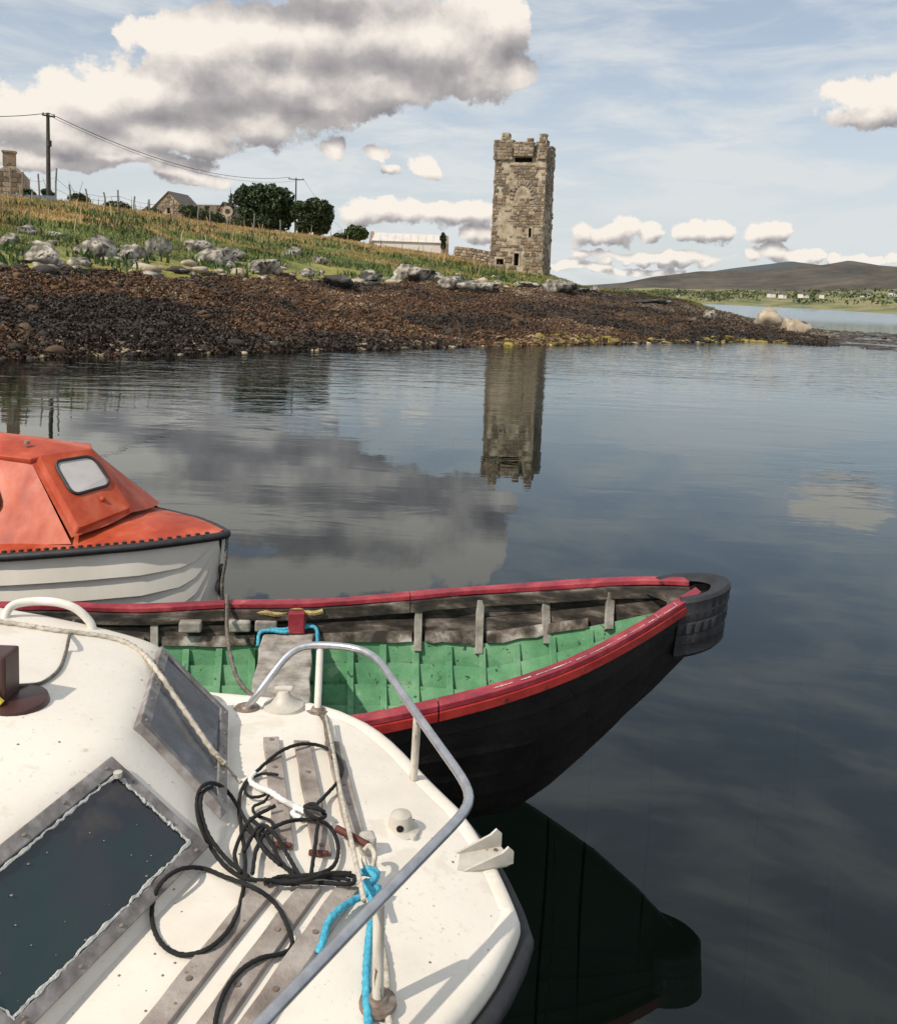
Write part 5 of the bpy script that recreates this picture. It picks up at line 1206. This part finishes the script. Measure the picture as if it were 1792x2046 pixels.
m_ = MB(); m_.lathe([(0, .012), (.016, .012), (.02, .006), (.036, .004), (.037, -.004)], foot_far, 18); m_.build('post_foot', [mRustSteel], rail, smooth=True)

# fittings
fc = U(567, 1412, .872)
m_ = MB(); m_.lathe([(.062, -.004), (.058, .008), (.038, .016), (.022, .034), (.016, .05), (.0, .052)], fc, 20); ff_ = m_.build('fairlead', [mPlastic], wb, smooth=True)
m_ = MB(); m_.box(fc+Vector((0, 0, .056)), .055, .018, .014); m_.build('horn', [mPlastic], ff_, bevel=.005)
vc = U(800, 1662, .835)
m_ = MB(); m_.lathe([(.046, -.006), (.044, .008), (.030, .014), (.0265, .036), (.024, .044), (.012, .050), (0, .051)], vc, 22); ve = m_.build('deck_vent', [mPlastic], wb, smooth=True)
m_ = MB(); tow = (Vector((0, 0, CAM_H))-vc); tow.z = 0; tow.normalize()
m_.lathe([(0, .004), (.008, .003), (.009, 0)], vc+Vector((0, -.0262, .024)), 12, R=Matrix.Rotation(PI/2, 3, 'X')); m_.build('vent_hole', [mVoid], ve)
for dx, dy in ((-.036, -.018), (.030, -.026), (.0, .038)):
    m_ = MB(); m_.lathe([(0, .014), (.009, .012), (.012, .004), (.013, -.004)], vc+Vector((dx, dy, 0)), 12); m_.build('bolt_lug', [mPlastic], ve, smooth=True)
# bow roller plate: base flange, two cheeks
ra, rb_ = U(862, 1745, .80), U(985, 1722, .79); d = (rb_-ra); L = Vector((d.x, d.y)).length; d = Vector((d.x/L, d.y/L, 0)); n_ = Vector((-d.y, d.x, 0)); Rr = Matrix((d, n_, Vector((0, 0, 1)))).transposed()
Q = lambda x, y, z: ra+Rr@Vector((x, y, z+(rb_.z-ra.z)*x/L))
m_ = MB()
P_ = [(-.012, -.028), (-.02, -.018), (-.02, .022), (-.01, .030), (L+.02, .034), (L+.035, .026), (L+.035, -.026), (L+.02, -.032)]
m_.add([Q(x, y, .016) for x, y in P_]+[Q(x, y, .004) for x, y in P_], [tuple(range(8))[::-1], tuple(range(8, 16))]+[(i, (i+1) % 8, (i+1) % 8+8, i+8) for i in range(8)]); br = m_.build('bow_roller_plate', [mPlastic], wb, bevel=.002)
for y, hh in ((-.030, .040), (.030, .048)):
    m_ = MB(); pr_ = [(.05, .010), (L+.035, .010), (L+.035, hh), (L+.022, hh+.012), (L+.006, hh)]
    m_.add([Q(x, y-.003, z) for x, z in pr_]+[Q(x, y+.003, z) for x, z in pr_], [(0, 1, 2, 3, 4), (9, 8, 7, 6, 5)]+[(i, (i+1) % 5, (i+1) % 5+5, i+5) for i in range(5)]); m_.build('cheek', [mPlastic], br)
for x, y in ((-.004, -.016), (-.004, .018), (.05, .0), (L+.014, -.012), (L+.014, .016)):
    m_ = MB(); m_.lathe([(0, .003), (.005, .002), (.006, -.001)], Q(x, y, .0165), 8); m_.build('bolt', [mRustSteel], br)
# short mooring post and its pin
bt = U(733, 1722, .835)
m_ = MB(); m_.box(bt+Vector((0, 0, .028)), .036, .036, .075, Matrix.Rotation(.3, 3, 'Z')); bp = m_.build('mooring_post', [mGreyWood], wb, bevel=.008)
m_ = MB(); m_.tube([U(672, 1655, .90), U(735, 1688, .89)], .008, 10); m_.build('post_pin', [mRustRed], bp, smooth=True)
# grab rail on the roof
g0, g1_ = U(5, 1262, 1.14), U(187, 1262, 1.12)
m_ = MB(); m_.tube(smooth_path([g0+Vector((-.0, 0, -.05)), g0, U(20, 1215, 1.19), U(60, 1202, 1.20), U(110, 1203, 1.20), U(150, 1215, 1.185), U(178, 1240, 1.15), g1_, g1_+Vector((.01, 0, -.05))], 8), .0115, 12); m_.build('grab_rail', [mWhiteTube], wb, smooth=True)
# brown fitting on the roof with yellow tape
def roofz(a):                          # cabin top height on the centre line
    x = [q[0] for q in tz]; return .905+interp(a+.008, x, [q[1] for q in tz])
bc = U(22, 1408, 1.165); bc.z = 1.15
m_ = MB(); m_.lathe([(0, .0), (.068, .0), (.078, .004), (.08, .014), (.076, .028), (.060, .034), (0, .036)], bc, 26); bl_ = m_.build('lamp_base', [mBrown], None, smooth=True, angle=50); tag(bl_, 'dark brown round lamp base with an upright block and yellow tape on the cruiser roof', 'lamp base')
m_ = MB(); m_.box(bc+Vector((-.032, .0, .085)), .075, .07, .105); m_.build('upright_block', [mBrown], bl_, bevel=.006)
m_ = MB(); m_.box(bc+Vector((-.020, -.046, .045)), .045, .012, .035, Matrix.Rotation(.7, 3, 'Y')); m_.build('yellow_tape', [mYellow], bl_, bevel=.002)

# ------------------------------------------------------------------ ropes and cable lying on the cruiser
from mathutils.bvhtree import BVHTree
bpy.context.view_layer.update(); dg = bpy.context.evaluated_depsgraph_get(); bv, bf = [], []
for o in [q for q in COL.objects if q.type == 'MESH' and q.name.split('.')[0] in ('hull_and_deck', 'cabin', 'window_frame', 'teak_strip', 'pane')]:
    k = len(bv); me = o.evaluated_get(dg).to_mesh(); mw = total(o); bv += [mw@v.co for v in me.vertices]; bf += [tuple(i+k for i in p.vertices) for p in me.polygons]
TREE = BVHTree.FromPolygons(bv, bf)
def lay(pts, r, lift=0.):              # rest traced points on the deck, cabin and strips
    o = []
    for q in pts:
        l = (q[2] if len(q) > 2 else 0)+lift; d = ray(q[0], q[1]).normalized(); C0 = Vector((0, 0, CAM_H)); h_ = TREE.ray_cast(C0, d)[0]
        if h_ is None: h_ = U(q[0], q[1], .84)
        o.append(h_-d*((r+l*.8)/max(.45, -d.z)*.8))
    return o
def smooth_lay(pts, n=9): return smooth_path(pts, n)
m_ = MB(); RK = .0043
big1 = [(628,1612,.03),(650,1590,.02),(676,1560,.012),(684,1535,.01),(672,1508,.012),(640,1490,.016),(600,1487,.016),(560,1502,.014),(520,1535,.014),(487,1570,.012),(478,1610,.012),(483,1660,.012),(490,1720,.010),(484,1790,.006),(462,1850,.004),(420,1893,.004),(370,1908,.004),(330,1892,.004),(308,1855,.004),(305,1810,.004),(322,1765,.006),(360,1737,.008),(405,1735,.008),(450,1752,.010),(510,1775,.012),(550,1805,.008),(575,1850,.006),(584,1888,.004),(565,1905,.004),(520,1915,.004),(480,1940,.004),(450,1980,.004),(433,2030,.004),(428,2080,.004)]
big2 = [(700,1760,.012),(640,1752,.014),(560,1758,.014),(500,1757,.012),(455,1735,.012),(420,1690,.012),(398,1640,.016),(394,1600,.02),(404,1572,.024),(428,1565,.024),(458,1585,.022),(492,1640,.02),(525,1690,.016),(560,1725,.014),(590,1745,.014)]
big3 = [(590,1752,.016),(560,1720,.018),(545,1690,.018),(522,1655,.02),(500,1635,.02)]
big4 = [(497,1752,.016),(455,1718,.018),(418,1670,.02),(402,1620,.024),(405,1585,.028),(425,1572,.03)]
big5 = [(480,1745,.02),(470,1700,.02),(500,1640,.022),(550,1610,.02)]
cross = [(505,1745,.02),(512,1700,.02),(530,1665,.022),(565,1645,.022),(600,1638,.022),(640,1640,.02),(665,1660,.018),(676,1695,.014),(668,1728,.014),(640,1745,.016),(600,1750,.018)]
cross2 = [(488,1700,.024),(520,1650,.026),(548,1665,.024),(570,1700,.022),(590,1735,.02),(600,1752,.018)]
cross3 = [(636,1640,.022),(630,1690,.018),(622,1745,.018)]
cross4 = [(560,1728,.022),(530,1700,.024),(515,1672,.024),(530,1650,.026)]
kink = [(555,1548,.02),(525,1546,.018),(500,1558,.016),(490,1578,.016),(500,1592,.016),(525,1590,.018),(540,1578,.02),(530,1600,.018),(507,1612,.014),(512,1628,.014),(540,1640,.016),(545,1655,.018),(530,1668,.02),(505,1665,.02),(485,1650,.02)]
bund = [(530,1765,.012),(560,1752,.02),(600,1752,.024),(640,1748,.022),(700,1749,.02),(708,1756,.018),(700,1766,.016),(640,1764,.016),(580,1766,.014),(540,1760,.012)]
bund2 = [(528,1758,.02),(560,1762,.028),(610,1758,.03),(660,1745,.026),(702,1745,.022)]
knot = [(608,1612,.03),(625,1606,.034),(640,1618,.036),(650,1630,.03),(636,1636,.028),(615,1626,.03),(610,1614,.034),(630,1615,.036),(648,1622,.034)]
for path in (big1, big2, big3, big4, big5, cross, cross2, cross3, cross4, kink, bund, bund2, knot):
    rr = RK*(.8 if path is kink else 1); m_.tube(smooth_lay(lay(path, rr), 8), rr, 9, twist=420, lob=.13)
tag(m_.build('black_rope', [mRopeBlk], None, smooth=True, angle=180), 'long black rope thrown in loops over the teak strips of the cruiser', 'rope')
m_ = MB(); m_.tube(smooth_lay(lay([(510,1545,.012),(500,1560,.012),(515,1572,.014),(540,1582,.018),(562,1597,.02),(590,1612,.022),(610,1622,.03)], .007), 8), .0065, 9, twist=400, lob=.2)
m_.tube(smooth_lay(lay([(600,1612,.022),(585,1625,.012),(602,1635,.012)], .006), 8), .006, 9, twist=400, lob=.2)
tag(m_.build('white_cord', [mWhiteRope], None, smooth=True, angle=180), 'short white cord tied to the black rope on the fore deck', 'cord')
# blue rope tied round the mooring post
m_ = MB()
for pth, rr in (([(722,1745,.03),(735,1738,.045),(752,1745,.04),(745,1760,.04),(730,1765,.04),(738,1780,.035),(755,1775,.035),(745,1790,.03)], .0075), ([(728,1740,.04),(750,1752,.045),(735,1772,.04),(752,1790,.035)], .0075),
                ([(735,1785,.03),(705,1800,.02),(675,1820,.012),(655,1845,.008),(645,1880,.006),(636,1905,.004)], .007), ([(742,1790,.03),(745,1820,.02),(738,1870,.012),(733,1930,.006),(732,1990,.004),(738,2060,.004)], .0075)):
    m_.tube(smooth_lay(lay(pth, rr), 9), rr, 9, twist=330, lob=.2)
tag(m_.build('blue_rope', [mRopeBlue], None, smooth=True, angle=180), 'bright blue rope knotted at the mooring post and trailing down the fore deck', 'rope')
# pale line from the far rail post to the post, and on down the deck
m_ = MB(); m_.tube([U(652,1430,.90), U(662,1480,.90), U(680,1580,.905), U(702,1680,.91), U(722,1770,.92), U(728,1800,.92)], .0050, 9, twist=300, lob=.2)
tag(m_.build('pale_line', [mRopePale], None, smooth=True, angle=180), 'taut pale line running across the teak strips to the mooring post', 'rope')
m_ = MB(); m_.tube(smooth_path(lay([(640,1425,.012),(650,1440,.008),(657,1475,.006),(665,1510,.012)], .007), 6), .008, 9, twist=300, lob=.2)
tag(m_.build('grey_strap', [mRopeGrey], None, smooth=True, angle=180), 'short grey line lying at the foot of the white rail post', 'rope')
m_ = MB(); m_.tube(smooth_path(lay([(728,1700,.06),(737,1690,.075),(748,1705,.07),(745,1730,.05),(732,1735,.045),(727,1712,.06)], .006), 6), .0055, 8, twist=300, lob=.2)
tag(m_.build('pale_loop', [mRopePale], None, smooth=True, angle=180), 'loop of bleached rope hung over the mooring post', 'rope')
m_ = MB(); m_.tube(smooth_path(lay([(748,1800,.02),(750,1850,.008),(765,1900,.004),(773,1960,.004),(778,2060,.004)], .0065), 8), .0065, 9, twist=300, lob=.2)
tag(m_.build('frayed_rope', [mRopePale], None, smooth=True, angle=180), 'frayed pale rope hanging beside the blue one at the bottom of the deck', 'rope')
# twisted pale rope lying along the roof edge and down across the far windscreen
rp = [(-60,1232,.004),(0,1243,.004),(40,1248,.004),(100,1258,.004),(160,1265,.004),(210,1272,.004),(255,1285,.004),(290,1310,.004),(318,1345,.006),(350,1392,.014),(390,1450,.016),(425,1500,.014),(450,1527,.010)]
m_ = MB(); m_.tube(smooth_lay(lay(rp, .006), 12), .0064, 9, twist=210, lob=.26)
tag(m_.build('twisted_rope', [mRopePale], None, smooth=True, angle=180), 'thick twisted pale rope along the cruiser roof edge and over the far windscreen', 'rope')
m_ = MB(); m_.tube(smooth_lay(lay([(450,1527,.008),(465,1545,.004),(482,1562,.003)], .003), 8), .003, 7)
tag(m_.build('thin_cord', [mRopePale], None, smooth=True), 'thin cord tail between the twisted rope and the fore deck', 'cord')
cb = lay([(148,1240,.012),(140,1268,.008),(133,1300,.006),(120,1335,.004),(95,1358,.004),(70,1368,.004),(30,1370,.012)], .004)
m_ = MB(); m_.tube(smooth_lay(cb, 9), .0042, 8); tag(m_.build('grey_cable', [mRopeGrey], None, smooth=True), 'thin grey cable curving over the roof to the brown lamp base', 'cable')
# lichen specks and grime spots on the gelcoat
sp = MB(); rr = random.Random(5)
for i in range(150):
    x, y = rr.uniform(0, 1000), rr.uniform(1300, 2040)
    p = lay([(x, y)], 0.0006)[0]; a, b, _ = WB.inv(p)
    if abs(b) < wB(a)-.06 and a < 1.2:
        q = rr.choice([.0008, .0012, .0018, .0028]); sp.lathe([(q, 0), (q*.6, .0007), (0, .0009)], p, 7)
sp_o = sp.build('grime_speck', [mRustSteel], wb); sp_o['kind'] = 'stuff'

# ------------------------------------------------------------------ weed strands and sunken lines in the harbour water
mKelp = M('kelp', [(.3, (.012, .02, .012)), (.7, (.03, .045, .025))], .7, 6.)
mKelpP = M('pale_kelp', [(.3, (.09, .10, .055)), (.7, (.16, .17, .10))], .7, 6.)
for i, (x, y0, mt, lab) in enumerate(((1310, 1392, mKelp, 'dark kelp strand under the water just below the bow tyre'), (1095, 1600, mKelp, 'kelp strand in the dark reflection of the rowing boat'), (1112, 1640, mKelpP, 'pale kelp strand beside the dark one in the reflection of the rowing boat'),
        (1522, 1500, mKelp, 'kelp strand in open water below and right of the bow'), (1655, 1680, mKelp, 'long kelp strand at the lower right of the water'), (1610, 1260, mKelp, 'thin kelp strand right of the tyre'), (1775, 1630, mKelpP, 'pale kelp strand at the right edge'),
        (1690, 1560, mKelp, 'faint kelp strand above the long one on the right'), (1180, 1480, mKelp, 'thin kelp strand under the black side of the rowing boat'))):
    p = U(x, y0, -.02); m_ = MB(); rows = []
    r_ = random.Random(i); ph = r_.uniform(0, 6); W_ = r_.uniform(.003, .006)
    for k in range(22):
        t = k/21; z = -.10-1.5*t; cx = p.x+.007*math.sin(t*7+ph); cy = p.y+.007*math.cos(t*6+ph); w_ = W_*(.3+.9*math.sin(PI*min(1, t*1.1+.08))**.5)
        rows.append([(cx-w_, cy-.3*w_*math.sin(t*9), z), (cx, cy-.004, z), (cx+w_, cy+.3*w_*math.sin(t*9), z), (cx, cy+.004, z)])
    m_.grid(rows, 0, True); tag(m_.build('kelp_strand', [mt], None, smooth=True), lab, 'seaweed', 'kelp strands standing in the harbour water')
for pts_, lab in (([(1455,1400),(1490,1450),(1520,1500),(1580,1570),(1640,1650),(1662,1720),(1655,1850),(1645,2070)], 'sunken line curving from the middle of the open water to the bottom right'), ([(1600,1250),(1612,1400),(1650,1450),(1700,1500),(1755,1560),(1800,1640)], 'sunken line near the right edge, above the long curving one')):
    m_ = MB(); m_.tube(smooth_path([U(x, y, -.05) for x, y in pts_], 10), .0035, 6); tag(m_.build('sunken_line', [mKelp], None), lab, 'line')
